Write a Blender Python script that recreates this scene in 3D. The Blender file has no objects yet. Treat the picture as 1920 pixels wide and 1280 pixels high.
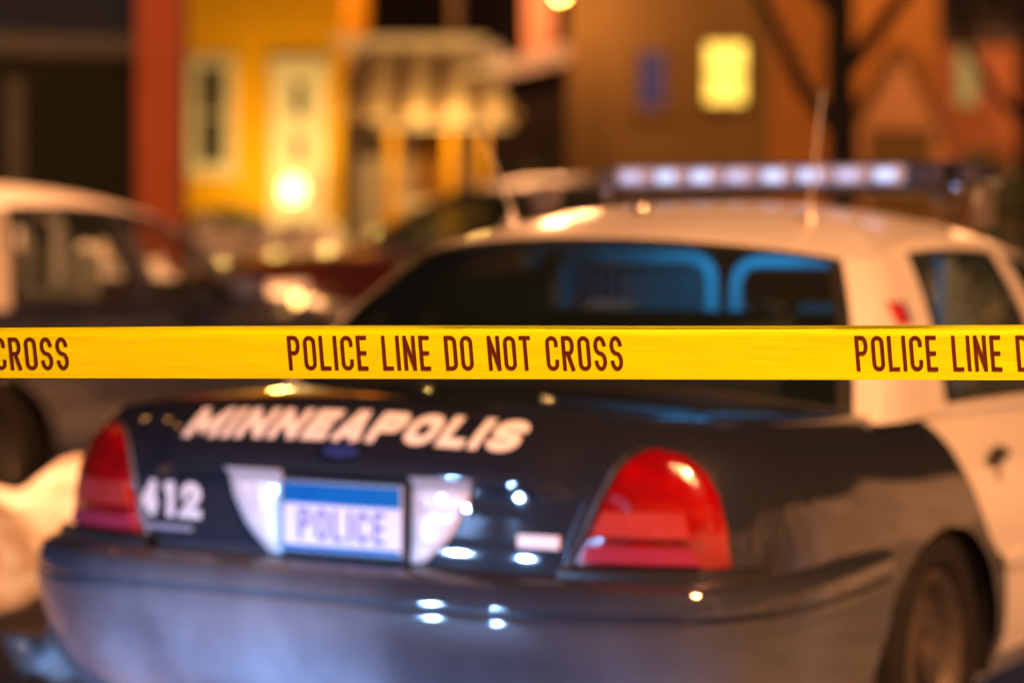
import bpy, bmesh, math, random
from mathutils import Vector, Matrix
from mathutils.bvhtree import BVHTree
R_ = math.radians
random.seed(7)
sc = bpy.context.scene
COL = sc.collection

# ------------------------------------------------------------------ camera
CAM = Vector((2.86, -4.486, 1.366)); YAW = .488; PIT = .038; ROL = .006; FPX = 4600.0
D_ = Vector((-math.sin(YAW)*math.cos(PIT), math.cos(YAW)*math.cos(PIT), -math.sin(PIT)))
r0 = Vector((math.cos(YAW), math.sin(YAW), 0)); u0 = r0.cross(D_)
RT = r0*math.cos(ROL)+u0*math.sin(ROL); UP = RT.cross(D_)
cd = bpy.data.cameras.new('camera'); cam = bpy.data.objects.new('camera', cd); COL.objects.link(cam)
cam.matrix_world = Matrix(((RT.x, UP.x, -D_.x, CAM.x), (RT.y, UP.y, -D_.y, CAM.y), (RT.z, UP.z, -D_.z, CAM.z), (0, 0, 0, 1)))
cd.sensor_width = 36; cd.lens = FPX/1920*36; cd.clip_end = 2000
cd.dof.use_dof = True; cd.dof.focus_distance = 3.56; cd.dof.aperture_fstop = 1.9; cd.dof.aperture_blades = 0
sc.camera = cam
# ------------------------------------------------------------------ view, world (night sky)
sc.view_settings.view_transform = 'Standard'; sc.view_settings.look = 'None'
sc.view_settings.exposure = 0; sc.view_settings.gamma = 1
w = bpy.data.worlds.new('World'); sc.world = w; w.use_nodes = True
wn = w.node_tree.nodes; wl = w.node_tree.links
for n in list(wn): wn.remove(n)
wo = wn.new('ShaderNodeOutputWorld'); wb = wn.new('ShaderNodeBackground'); sk = wn.new('ShaderNodeTexSky')
sk.sky_type = 'NISHITA'; sk.sun_disc = False; sk.sun_elevation = R_(-3.0); sk.sun_rotation = R_(200)
wl.new(sk.outputs[0], wb.inputs[0]); wl.new(wb.outputs[0], wo.inputs[0]); wb.inputs[1].default_value = .06
# the last glow of dusk, all but gone
sn = bpy.data.lights.new('sun', 'SUN'); sn.energy = .006; sn.angle = R_(20); sn.color = (.6, .7, 1)
so = bpy.data.objects.new('sun', sn); COL.objects.link(so); so.rotation_euler = (R_(60), 0, R_(200))
sc.cycles.sample_clamp_indirect = 4.0; sc.cycles.max_bounces = 8; sc.cycles.transparent_max_bounces = 16
sc.cycles.use_denoising = True; sc.cycles.caustics_reflective = False; sc.cycles.caustics_refractive = False

FW = Vector((-math.sin(YAW), math.cos(YAW), 0)); RW = Vector((math.cos(YAW), math.sin(YAW), 0))
def X(u, f): return (u-960)/4600*f                        # how far right of the axis a bearing lies at distance f
def Z(v, f): return 1.366+(465-v)*f/4600
def V(r, f, z=0.0):                                   # metres right / ahead of the place the photographer stands
    p = CAM + RW*r + FW*f; return Vector((p.x, p.y, z))

# ------------------------------------------------------------------ materials
def mat(name, col, rough=.5, metal=0, spec=.4, coat=0, noise=None, bump=None, emit=None, estr=0, trans=0, coatr=.03):
    m = bpy.data.materials.new(name); m.use_nodes = True
    nt = m.node_tree; b = nt.nodes['Principled BSDF']
    b.inputs['Base Color'].default_value = (*col, 1); b.inputs['Roughness'].default_value = rough
    b.inputs['Metallic'].default_value = metal; b.inputs['Specular IOR Level'].default_value = spec
    b.inputs['Coat Weight'].default_value = coat; b.inputs['Coat Roughness'].default_value = coatr
    if trans: b.inputs['Transmission Weight'].default_value = trans
    if emit: b.inputs['Emission Color'].default_value = (*emit, 1); b.inputs['Emission Strength'].default_value = estr
    tc = nt.nodes.new('ShaderNodeTexCoord')
    if noise:                                          # (scale, second colour, contrast)
        n = nt.nodes.new('ShaderNodeTexNoise'); n.inputs['Scale'].default_value = noise[0]; n.inputs['Detail'].default_value = 6
        r = nt.nodes.new('ShaderNodeValToRGB'); k = noise[2]
        r.color_ramp.elements[0].position = .5-k; r.color_ramp.elements[1].position = .5+k
        r.color_ramp.elements[0].color = (*col, 1); r.color_ramp.elements[1].color = (*noise[1], 1)
        nt.links.new(tc.outputs['Object'], n.inputs['Vector']); nt.links.new(n.outputs[0], r.inputs[0])
        nt.links.new(r.outputs[0], b.inputs['Base Color'])
    if bump:                                           # (kind, scale, strength)
        if bump[0] == 'boards':
            t = nt.nodes.new('ShaderNodeTexWave'); t.wave_type = 'BANDS'; t.bands_direction = 'Z'; t.wave_profile = 'SAW'
            t.inputs['Scale'].default_value = bump[1]
        elif bump[0] == 'brick':
            t = nt.nodes.new('ShaderNodeTexBrick'); t.inputs['Scale'].default_value = bump[1]
        else:
            t = nt.nodes.new('ShaderNodeTexNoise'); t.inputs['Scale'].default_value = bump[1]; t.inputs['Detail'].default_value = 8
        bp = nt.nodes.new('ShaderNodeBump'); bp.inputs['Strength'].default_value = bump[2]; bp.inputs['Distance'].default_value = .02
        nt.links.new(tc.outputs['Object'], t.inputs['Vector'])
        nt.links.new(t.outputs['Fac'] if 'Fac' in t.outputs else t.outputs[0], bp.inputs['Height'])
        nt.links.new(bp.outputs[0], b.inputs['Normal'])
    return m

def glass(name, tint, spec_r=.02, ior=1.45):
    m = bpy.data.materials.new(name); m.use_nodes = True; nt = m.node_tree
    for n in list(nt.nodes): nt.nodes.remove(n)
    o = nt.nodes.new('ShaderNodeOutputMaterial'); mx = nt.nodes.new('ShaderNodeMixShader'); fr = nt.nodes.new('ShaderNodeFresnel')
    t = nt.nodes.new('ShaderNodeBsdfTransparent'); g = nt.nodes.new('ShaderNodeBsdfGlossy')
    ge = nt.nodes.new('ShaderNodeNewGeometry'); mr = nt.nodes.new('ShaderNodeMapRange'); mr.inputs[3].default_value = ior; mr.inputs[4].default_value = 1/ior
    nt.links.new(ge.outputs['Backfacing'], mr.inputs[0]); nt.links.new(mr.outputs[0], fr.inputs[0]); t.inputs[0].default_value = (*tint, 1); g.inputs['Roughness'].default_value = spec_r
    nt.links.new(fr.outputs[0], mx.inputs[0]); nt.links.new(t.outputs[0], mx.inputs[1]); nt.links.new(g.outputs[0], mx.inputs[2])
    d = nt.nodes.new('ShaderNodeBsdfDiffuse'); d.inputs[0].default_value = (.42, .66, .58, 1); m2 = nt.nodes.new('ShaderNodeMixShader'); m2.inputs[0].default_value = .012
    nt.links.new(mx.outputs[0], m2.inputs[1]); nt.links.new(d.outputs[0], m2.inputs[2]); nt.links.new(m2.outputs[0], o.inputs[0]); return m

M = {}
M['black_paint'] = mat('black_paint', (.012, .012, .015), .22, 0, .5, 1.0, noise=(3, (.03, .026, .024), .3), bump=('noise', 2.2, .03), coatr=.05)
def dirt_and_glow_paint(name, col, dust_glow, film, salt_glow):  # road dust and salt, with a blue-lit ground reflection painted low down
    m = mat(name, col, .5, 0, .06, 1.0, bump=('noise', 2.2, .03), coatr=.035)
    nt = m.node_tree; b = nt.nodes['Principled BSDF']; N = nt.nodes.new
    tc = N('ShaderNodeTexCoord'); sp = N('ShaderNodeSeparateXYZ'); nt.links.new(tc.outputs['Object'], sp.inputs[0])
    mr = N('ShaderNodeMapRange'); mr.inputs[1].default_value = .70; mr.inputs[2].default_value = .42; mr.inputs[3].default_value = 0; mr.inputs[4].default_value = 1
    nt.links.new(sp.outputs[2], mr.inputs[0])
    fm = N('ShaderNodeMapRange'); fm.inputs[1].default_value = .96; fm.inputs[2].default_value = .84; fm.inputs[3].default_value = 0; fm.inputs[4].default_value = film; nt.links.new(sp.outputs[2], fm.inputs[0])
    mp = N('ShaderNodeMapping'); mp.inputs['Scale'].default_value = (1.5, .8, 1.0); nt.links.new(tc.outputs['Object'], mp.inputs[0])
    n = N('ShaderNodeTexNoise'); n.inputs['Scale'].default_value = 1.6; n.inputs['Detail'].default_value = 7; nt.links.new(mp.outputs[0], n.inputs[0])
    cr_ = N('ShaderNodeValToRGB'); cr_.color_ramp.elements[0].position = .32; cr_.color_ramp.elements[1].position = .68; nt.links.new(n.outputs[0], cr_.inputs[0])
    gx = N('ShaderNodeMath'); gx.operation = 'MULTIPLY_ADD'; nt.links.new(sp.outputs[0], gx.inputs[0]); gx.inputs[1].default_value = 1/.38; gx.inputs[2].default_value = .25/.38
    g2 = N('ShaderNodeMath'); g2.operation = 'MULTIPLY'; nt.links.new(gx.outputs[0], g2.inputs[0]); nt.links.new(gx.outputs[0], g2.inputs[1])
    g3 = N('ShaderNodeMapRange'); g3.interpolation_type = 'SMOOTHSTEP'; g3.inputs[1].default_value = 0; g3.inputs[2].default_value = 1.6; g3.inputs[3].default_value = 1; g3.inputs[4].default_value = .16; nt.links.new(g2.outputs[0], g3.inputs[0])  # painted bright patch left of centre, where lit ground would reflect
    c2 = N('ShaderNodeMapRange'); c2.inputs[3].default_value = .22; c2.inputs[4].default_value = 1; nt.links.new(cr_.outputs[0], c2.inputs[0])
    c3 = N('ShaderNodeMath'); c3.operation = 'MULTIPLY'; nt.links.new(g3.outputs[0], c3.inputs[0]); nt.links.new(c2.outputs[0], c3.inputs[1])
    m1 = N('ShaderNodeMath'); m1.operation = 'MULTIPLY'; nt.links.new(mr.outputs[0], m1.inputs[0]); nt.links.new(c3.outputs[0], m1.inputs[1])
    m2 = N('ShaderNodeMath'); m2.operation = 'MULTIPLY_ADD'; nt.links.new(m1.outputs[0], m2.inputs[0]); m2.inputs[1].default_value = salt_glow; nt.links.new(fm.outputs[0], m2.inputs[2]); m2.use_clamp = True
    mx = N('ShaderNodeMix'); mx.data_type = 'RGBA'; mx.inputs[6].default_value = (*col, 1); mx.inputs[7].default_value = (*dust_glow, 1)
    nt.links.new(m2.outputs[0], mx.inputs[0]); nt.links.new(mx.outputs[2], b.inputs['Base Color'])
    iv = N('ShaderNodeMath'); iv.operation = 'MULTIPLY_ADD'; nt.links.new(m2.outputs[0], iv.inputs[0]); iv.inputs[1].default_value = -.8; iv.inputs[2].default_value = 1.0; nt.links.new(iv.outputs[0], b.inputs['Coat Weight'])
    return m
M['black_paint'] = dirt_and_glow_paint('road_dust_glow_black_paint', (.011, .013, .022), (.42, .48, .56), .012, 1.15)
M['white_paint'] = mat('white_paint', (.76, .73, .70), .4, 0, .4, .6, noise=(2.5, (.70, .66, .62), .3), coatr=.16)
M['maroon_paint'] = mat('maroon_paint', (.022, .004, .005), .35, 0, .4, .6, noise=(4, (.03, .006, .006), .3))
M['navy_paint'] = mat('navy_paint', (.008, .014, .05), .35, 0, .4, .45, noise=(4, (.03, .035, .07), .3))
M['rubber'] = mat('rubber', (.010, .010, .010), .8, 0, .15, noise=(30, (.022, .020, .018), .3))
M['rim_steel'] = mat('rim_steel', (.10, .085, .07), .5, .4, noise=(12, (.05, .04, .035), .25))
M['trim'] = mat('trim', (.012, .012, .013), .35, noise=(8, (.025, .025, .025), .3))
M['interior'] = mat('interior', (.03, .032, .036), .8, noise=(14, (.05, .05, .055), .3))
M['seat'] = mat('seat', (.26, .28, .26), .8, noise=(20, (.32, .34, .32), .3))
M['chrome'] = mat('chrome', (.8, .8, .82), .12, 1, noise=(10, (.7, .7, .72), .3))
M['whip'] = mat('whip', (.6, .58, .58), .4, .5, noise=(12, (.5, .48, .48), .3))
M['panel_green'] = mat('panel_green', (.20, .30, .24), .6, noise=(4, (.07, .12, .10), .2))
M['steel'] = mat('steel', (.32, .29, .26), .45, .7, noise=(12, (.18, .15, .13), .25))
M['red_lens'] = mat('red_lens', (.40, .002, .003), .12, 0, .6, 1.0, noise=(9, (.13, .001, .003), .22), bump=('noise', 14, .5))
M['pink_lens'] = mat('pink_lens', (.50, .07, .06), .15, 0, .6, 1.0, noise=(10, (.34, .02, .02), .3))
M['plum_lens'] = mat('plum_lens', (.30, .03, .06), .15, 0, .6, 1.0, noise=(10, (.35, .03, .06), .3))
M['clear_lens'] = mat('clear_lens', (.80, .80, .82), .2, 0, .8, 1.0, noise=(12, (.68, .67, .66), .3), bump=('noise', 25, .3))
M['decal'] = mat('decal', (.95, .93, .90), .35, noise=(12, (.90, .88, .85), .3))
M['decal_grey'] = mat('decal_grey', (.32, .32, .36), .5, noise=(12, (.25, .25, .3), .3))
M['plate_white'] = mat('plate_white', (.86, .87, .92), .35, noise=(9, (.80, .84, .95), .2))
M['plate_blue'] = mat('plate_blue', (.0, .13, .55), .7, 0, .1, noise=(9, (.01, .24, .66), .3))
M['plate_ink'] = mat('plate_ink', (.16, .12, .48), .4, noise=(9, (.2, .16, .5), .3))
M['flag_red'] = mat('flag_red', (.55, .03, .02), .4, noise=(9, (.45, .02, .02), .3))
M['flag_blue'] = mat('flag_blue', (.02, .03, .16), .4, noise=(9, (.03, .04, .2), .3))
M['car_glass'] = glass('car_glass', (.50, .56, .54))
M['clear_glass'] = glass('clear_glass', (.88, .92, .90))
M['pane_glass'] = mat('pane_glass', (.02, .022, .025), .08, 0, .6, noise=(3, (.035, .035, .04), .3))
M['cage'] = mat('cage', (.45, .48, .5), .5, noise=(12, (.35, .38, .4), .3))
M['snow'] = mat('snow', (.78, .80, .86), .55, noise=(8.5, (.50, .39, .30), .12), bump=('noise', 7, 1.0))
M['slush'] = mat('slush', (.55, .55, .57), .45, noise=(1.1, (.16, .155, .15), .22), bump=('noise', 9, .5))
M['tape_yellow'] = None
M['lightbar_lens'] = mat('lightbar_lens', (.42, .44, .66), .2, .1, .6, 1, emit=(.45, .5, .9), estr=.16, noise=(20, (.3, .3, .36), .3))
M['led'] = mat('led', (.30, .42, .75), .15, .2, .8, 1, emit=(.34, .58, 1), estr=1.35, noise=(25, (.55, .6, .8), .3))
M['led_soft'] = mat('led_soft', (.28, .36, .65), .15, .2, .8, 1, emit=(.38, .55, 1), estr=.85, noise=(25, (.55, .6, .8), .3))
M['led_dark'] = mat('led_dark', (.05, .05, .10), .2, .3, .6, 1, noise=(20, (.08, .08, .14), .3))

# ------------------------------------------------------------------ mesh helpers
def mesh(name, verts, faces, m, parent=None, smooth=None, loc=None, edges=()):
    me = bpy.data.meshes.new(name); me.from_pydata([tuple(v) for v in verts], list(edges), faces); me.validate()
    bm = bmesh.new(); bm.from_mesh(me); bmesh.ops.recalc_face_normals(bm, faces=bm.faces); bm.to_mesh(me); bm.free()
    if smooth is not None:
        me.shade_smooth(); me.set_sharp_from_angle(angle=R_(smooth))
    o = bpy.data.objects.new(name, me); COL.objects.link(o)
    for x in (m if isinstance(m, (list, tuple)) else [m]): me.materials.append(x)
    if parent is not None: o.parent = parent
    if loc is not None: o.location = loc
    return o
class MB:
    def __init__(s): s.v = []; s.f = []; s.mi = []
    def add(s, v, f, k=0):
        n = len(s.v); s.v += [Vector(x) for x in v]; s.f += [[i+n for i in q] for q in f]; s.mi += [k]*len(f); return s
    def box(s, c, d, k=0, rz=0, bev=0):
        x, y, z = c; a, b, h = d[0]/2, d[1]/2, d[2]/2
        e = min(bev, a*.9, b*.9, h*.9)
        if e <= 0:
            p = [(i*a, j*b, l*h) for l in (-1, 1) for j in (-1, 1) for i in (-1, 1)]
            f = [(0, 2, 3, 1), (4, 5, 7, 6), (0, 1, 5, 4), (2, 6, 7, 3), (0, 4, 6, 2), (1, 3, 7, 5)]
        else:
            p = []; rings = []
            for zz, ins in ((-h, e), (-h+e, 0), (h-e, 0), (h, e)):
                ring = []
                for sx, sy in ((-1, -1), (1, -1), (1, 1), (-1, 1)):
                    A = (sx*(a-ins), sy*(b-ins-(e if ins == 0 else 0))); B = (sx*(a-ins-(e if ins == 0 else 0)), sy*(b-ins))
                    for q in ((A, B) if sx*sy > 0 else (B, A)):
                        ring.append(len(p)); p.append((q[0], q[1], zz))
                rings.append(ring)
            f = [tuple(rings[0][::-1]), tuple(rings[-1])]
            for i in range(3):
                for j in range(8): f.append((rings[i][j], rings[i][(j+1) % 8], rings[i+1][(j+1) % 8], rings[i+1][j]))
        ca, sa = math.cos(rz), math.sin(rz)
        return s.add([(x+q[0]*ca-q[1]*sa, y+q[0]*sa+q[1]*ca, z+q[2]) for q in p], f, k)
    def tube(s, pts, rad, n=10, k=0, cap=True):
        pts = [Vector(p) for p in pts]; rr = rad if isinstance(rad, (list, tuple)) else [rad]*len(pts)
        base = len(s.v); ref = None
        for i, p in enumerate(pts):
            t = (pts[min(i+1, len(pts)-1)]-pts[max(i-1, 0)]).normalized()
            if ref is None: ref = Vector((0, 0, 1)) if abs(t.z) < .9 else Vector((1, 0, 0))
            a = t.cross(ref).normalized(); b = a.cross(t).normalized(); ref = b
            for j in range(n):
                an = 2*math.pi*j/n; s.v.append(p+(a*math.cos(an)+b*math.sin(an))*rr[i])
        for i in range(len(pts)-1):
            for j in range(n):
                s.f.append([base+i*n+j, base+i*n+(j+1) % n, base+(i+1)*n+(j+1) % n, base+(i+1)*n+j]); s.mi.append(k)
        if cap:
            s.f.append([base+j for j in range(n)][::-1]); s.mi.append(k)
            e = base+(len(pts)-1)*n; s.f.append([e+j for j in range(n)]); s.mi.append(k)
        return s
    def lathe(s, prof, org, axis='z', n=24, k=0, close=False):          # prof: (radius, height along the axis)
        o = Vector(org); base = len(s.v)
        for (r, h) in prof:
            for j in range(n):
                a = 2*math.pi*j/n; c, d = r*math.cos(a), r*math.sin(a)
                s.v.append(o+(Vector((c, d, h)) if axis == 'z' else Vector((h, c, d)) if axis == 'x' else Vector((c, h, d))))
        m = len(prof)
        for i in range(m if close else m-1):
            for j in range(n):
                a, b = i*n, ((i+1) % m)*n
                s.f.append([base+a+j, base+a+(j+1) % n, base+b+(j+1) % n, base+b+j]); s.mi.append(k)
        return s
    def build(s, name, m, parent=None, smooth=None, loc=None):
        o = mesh(name, s.v, s.f, m, parent, smooth, loc)
        if isinstance(m, (list, tuple)) and len(m) > 1 and len(o.data.polygons) == len(s.mi):
            o.data.polygons.foreach_set('material_index', s.mi)
        return o
def empty(name, label, cat, loc=(0, 0, 0), rz=0, group=None, kind=None):
    o = bpy.data.objects.new(name, None); COL.objects.link(o); o.location = loc; o.rotation_euler = (0, 0, rz)
    o['label'] = label; o['category'] = cat; o.empty_display_size = .2
    if group: o['group'] = group
    if kind: o['kind'] = kind
    return o
def tag(o, label=None, cat=None, group=None, kind=None):
    if label: o['label'] = label
    if cat: o['category'] = cat
    if group: o['group'] = group
    if kind: o['kind'] = kind
    return o

# ------------------------------------------------------------------ lettering: strokes swept as ribbons
def arc(cx, cy, rx, ry, a0, a1, n=8):
    return [(cx+rx*math.cos(R_(a0+(a1-a0)*i/n)), cy+ry*math.sin(R_(a0+(a1-a0)*i/n))) for i in range(n+1)]
def glyph(ch, w, t):                                   # height 1; list of (points, closed)
    l, r, b, T, c, m = t/2, w-t/2, t/2, 1-t/2, w/2, .5
    rx = (r-l)/2; ry = min(rx, (T-b)/2*.6)
    if ch in 'O0': return [(arc(c, T-ry, rx, ry, 0, 180)+arc(c, b+ry, rx, ry, 180, 360), True)]
    if ch == 'P': return [([(l, 0), (l, 1)], False), ([(l, T)]+arc(r-ry*.8, (T+m)/2, ry*.8, (T-m)/2, 90, -90)+[(l, m)], False)]
    if ch == 'R': return glyph('P', w, t)+[([(c*.95, m), (r, 0)], False)]
    if ch == 'L': return [([(l, 1), (l, 0)], False), ([(l, b), (w, b)], False)]
    if ch == 'I': return [([(l, 0), (l, 1)], False)]
    if ch == 'C': return [([(r, .68)]+arc(c, T-ry, rx, ry, 0, 180)+arc(c, b+ry, rx, ry, 180, 360)+[(r, .32)], False)]
    if ch == 'E': return [([(l, 0), (l, 1)], False), ([(l, T), (w, T)], False), ([(l, m), (w*.92, m)], False), ([(l, b), (w, b)], False)]
    if ch == 'N': return [([(l, 0), (l, 1)], False), ([(r, 0), (r, 1)], False), ([(l, T), (r, b)], False)]
    if ch == 'M': return [([(l, 0), (l, 1)], False), ([(r, 0), (r, 1)], False), ([(l, T), (c, .3), (r, T)], False)]
    if ch == 'D': return [([(l, 0), (l, 1)], False), ([(l, T)]+arc(r-rx, T-ry, rx, ry, 90, 0)+arc(r-rx, b+ry, rx, ry, 0, -90)+[(l, b)], False)]
    if ch == 'T': return [([(c, 0), (c, 1)], False), ([(0, T), (w, T)], False)]
    if ch == 'A': return [([(l, 0), (c-t*.12, 1)], False), ([(r, 0), (c+t*.12, 1)], False), ([(l+rx*.3, .28), (r-rx*.3, .28)], False)]
    if ch == 'S':
        q = (T-b)/4
        return [([(r, T-q-.02)]+arc(c, T-q, rx, q, 0, 270, 14)+arc(c, b+q, rx, q, 90, -180, 14)[1:]+[(l, b+q+.02)], False)]
    if ch == '4': return [([(r-rx*.35, 0), (r-rx*.35, 1)], False), ([(r-rx*.35, T), (l, .32), (w, .32)], False)]
    if ch == '1': return [([(c+t*.2, 0), (c+t*.2, 1)], False), ([(l*.8, .78), (c+t*.2, T)], False)]
    if ch == '2': return [([(l, .70)]+arc(c, T-ry, rx, ry, 180, 0)+[(r, .62), (l, b), (w, b)], False)]
    return []
ADV = {'I': .36, 'M': 1.25, ' ': .62, 'T': .92, 'L': .86, 'E': .86, '1': .8}
def text_mesh(name, s, h, w, t, gap, fn, m, parent=None, shear=0, total=None, sub=.12, loc=None, jit=0):
    """strokes of the string, height h, mapped by fn(x, y, lift) -> point"""
    out = MB(); x = 0; items = []
    for ch in s:
        gw = (t if ch == 'I' else w*ADV.get(ch, 1)) if ch != ' ' else w*.62
        items.append((ch, x, gw)); x += gw+gap
    x -= gap; sx = (total/(x*h)) if total else 1
    for ch, x0, gw in items:
        if ch == ' ': continue
        for si, (pts, closed) in enumerate(glyph(ch, gw, t)):
            P = [Vector((p[0], p[1])) for p in pts]
            Q = []
            for i, p in enumerate(P):
                if i and (p-Q[-1]).length < 1e-5: continue
                if Q:
                    k = max(1, int((p-Q[-1]).length/sub)); a = Q[-1].copy()
                    for j in range(1, k): Q.append(a+(p-a)*j/k)
                Q.append(p)
            if closed and (Q[0]-Q[-1]).length < 1e-5: Q.pop()
            n = len(Q); vs = []
            for i, p in enumerate(Q):
                a = Q[i-1] if (i or closed) else p; b = Q[(i+1) % n] if (i < n-1 or closed) else p
                d1 = (p-a); d2 = (b-p)
                if d1.length < 1e-9: d1 = d2
                if d2.length < 1e-9: d2 = d1
                d1 = d1.normalized(); d2 = d2.normalized(); n1 = Vector((-d1.y, d1.x)); n2 = Vector((-d2.y, d2.x))
                nn = (n1+n2); nn = nn.normalized() if nn.length > 1e-3 else n1
                k = t/2/max(.45, nn.dot(n1)); vs.append((p+nn*k, p-nn*k))
            vv = []
            for a, b in vs:
                for q in (a, b):
                    X = (q.x+x0)+shear*q.y; vv.append(fn(X*h*sx, q.y*h, si*.00012))
            out.add(vv, [(2*i, 2*i+1, 2*((i+1) % n)+1, 2*((i+1) % n)) for i in range(n if closed else n-1)])
    return out.build(name, m, parent, None, loc)

# ------------------------------------------------------------------ sedan
def lerp(a, b, t): return a+(b-a)*t
def pw(tab, x):                                        # smooth interpolation through a table
    if x <= tab[0][0]: return tab[0][1]
    for i in range(len(tab)-1):
        (x0, y0), (x1, y1) = tab[i], tab[i+1]
        if x <= x1:
            m0 = (y1-tab[i-1][1])/(x1-tab[i-1][0]) if i else (y1-y0)/(x1-x0)
            m1 = (tab[i+2][1]-y0)/(tab[i+2][0]-x0) if i+2 < len(tab) else (y1-y0)/(x1-x0)
            t = (x-x0)/(x1-x0); d = x1-x0
            return (2*t**3-3*t*t+1)*y0+(t**3-2*t*t+t)*d*m0+(-2*t**3+3*t*t)*y1+(t**3-t*t)*d*m1
    return tab[-1][1]
LEN = 5.38; ARCHES = (1.44, 4.33); AZ = .30; AR = .375; AE = 1.30
ZC = [(0, .98), (.17, 1.0), (.24, 1.022), (.4, 1.033), (.7, 1.035), (1.0, 1.03), (2.5, 1.0), (3.7, 1.02), (4.3, .99), (4.9, .93), (5.25, .85), (5.4, .78)]
def ztop(x, y): return pw(ZC, y)-.075*(abs(x)/.9)**2.6
WID = [(0, .88), (.12, .935), (.3, .955), (.6, .962), (.75, .955), (.86, .935), (.94, .905), (1, .85)]
YR = [(0, .22), (.3, .13), (.55, .122), (.62, .130), (.80, .133), (.822, .134), (.834, .118), (.87, .118), (.92, .132), (.96, .158), (1, .215)]
YRS = [(0, .22), (.3, .13), (.55, .122), (.62, .128), (.80, .139), (.87, .147), (.92, .158), (.96, .178), (1, .225)]
YF = [(0, .16), (.3, .06), (.5, .03), (.7, .05), (.85, .10), (1, .28)]
def wy(y): return 1-.045*((y-2.6)/2.8)**2-.012*max(0, (y-4.6))
SHUT = [(.2, 1.98), (.45, 1.96), (.54, 1.90), (.62, 1.78), (.74, 1.665), (.85, 1.57), (.96, 1.49)]
def warp(Y, z):
    k = max(0, 1-abs(Y-1.70)/.55); return Y+(pw(SHUT, z)-1.70)*k*k*(3-2*k)
def body_pt(kind, p, f):
    """point on the lower body; kind 'r' rear (p = x/W 0..1), 's' side (p = y), 'f' front"""
    if kind == 's':
        W = pw(WID, f)*wy(p); z = .20+f*(ztop(W, p)-.20); y = warp(p, z) if 1.15 < p < 2.25 else p
        return Vector((W, y, z))
    W = pw(WID, f)
    if kind == 'r':
        n, L = 4.4, .42; k = min(1, max(0, (p*W-.50)/.06)); k = k*k*(3-2*k); y0 = lerp(pw(YR, f), pw(YRS, f), k); y = y0+(L+.25-y0)*(1-(1-min(p, 1)**n)**(1/n)); x = p*W*wy(y)
    else:
        n, L = 2.6, .55; y0 = LEN-pw(YF, f); y = y0-(y0-(LEN-.75))*(1-(1-min(p, 1)**n)**(1/n)); x = p*W*wy(y)
    return Vector((x, y, .20+f*(ztop(x, y)-.20)))
FL = [0, .1, .2, .3, .4, .48, .56, .62, .68, .74, .80, .822, .834, .87, .90, .93, .96, .985, 1]
def columns():
    c = [('r', math.sin(math.pi/2*i/26)**.9) for i in range(27)]
    y = .80
    side = []
    while y < LEN-.80: side.append(y); y += .042
    def add(v):
        k = min(range(len(side)), key=lambda i: abs(side[i]-v)); side[k] = v
    for v in (1.70, 2.70, 3.72): add(v)
    c += [('s', v) for v in side]
    c += [('f', math.cos(math.pi/2*i/16)**.9 if i < 16 else 0) for i in range(17)]
    return c

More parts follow.
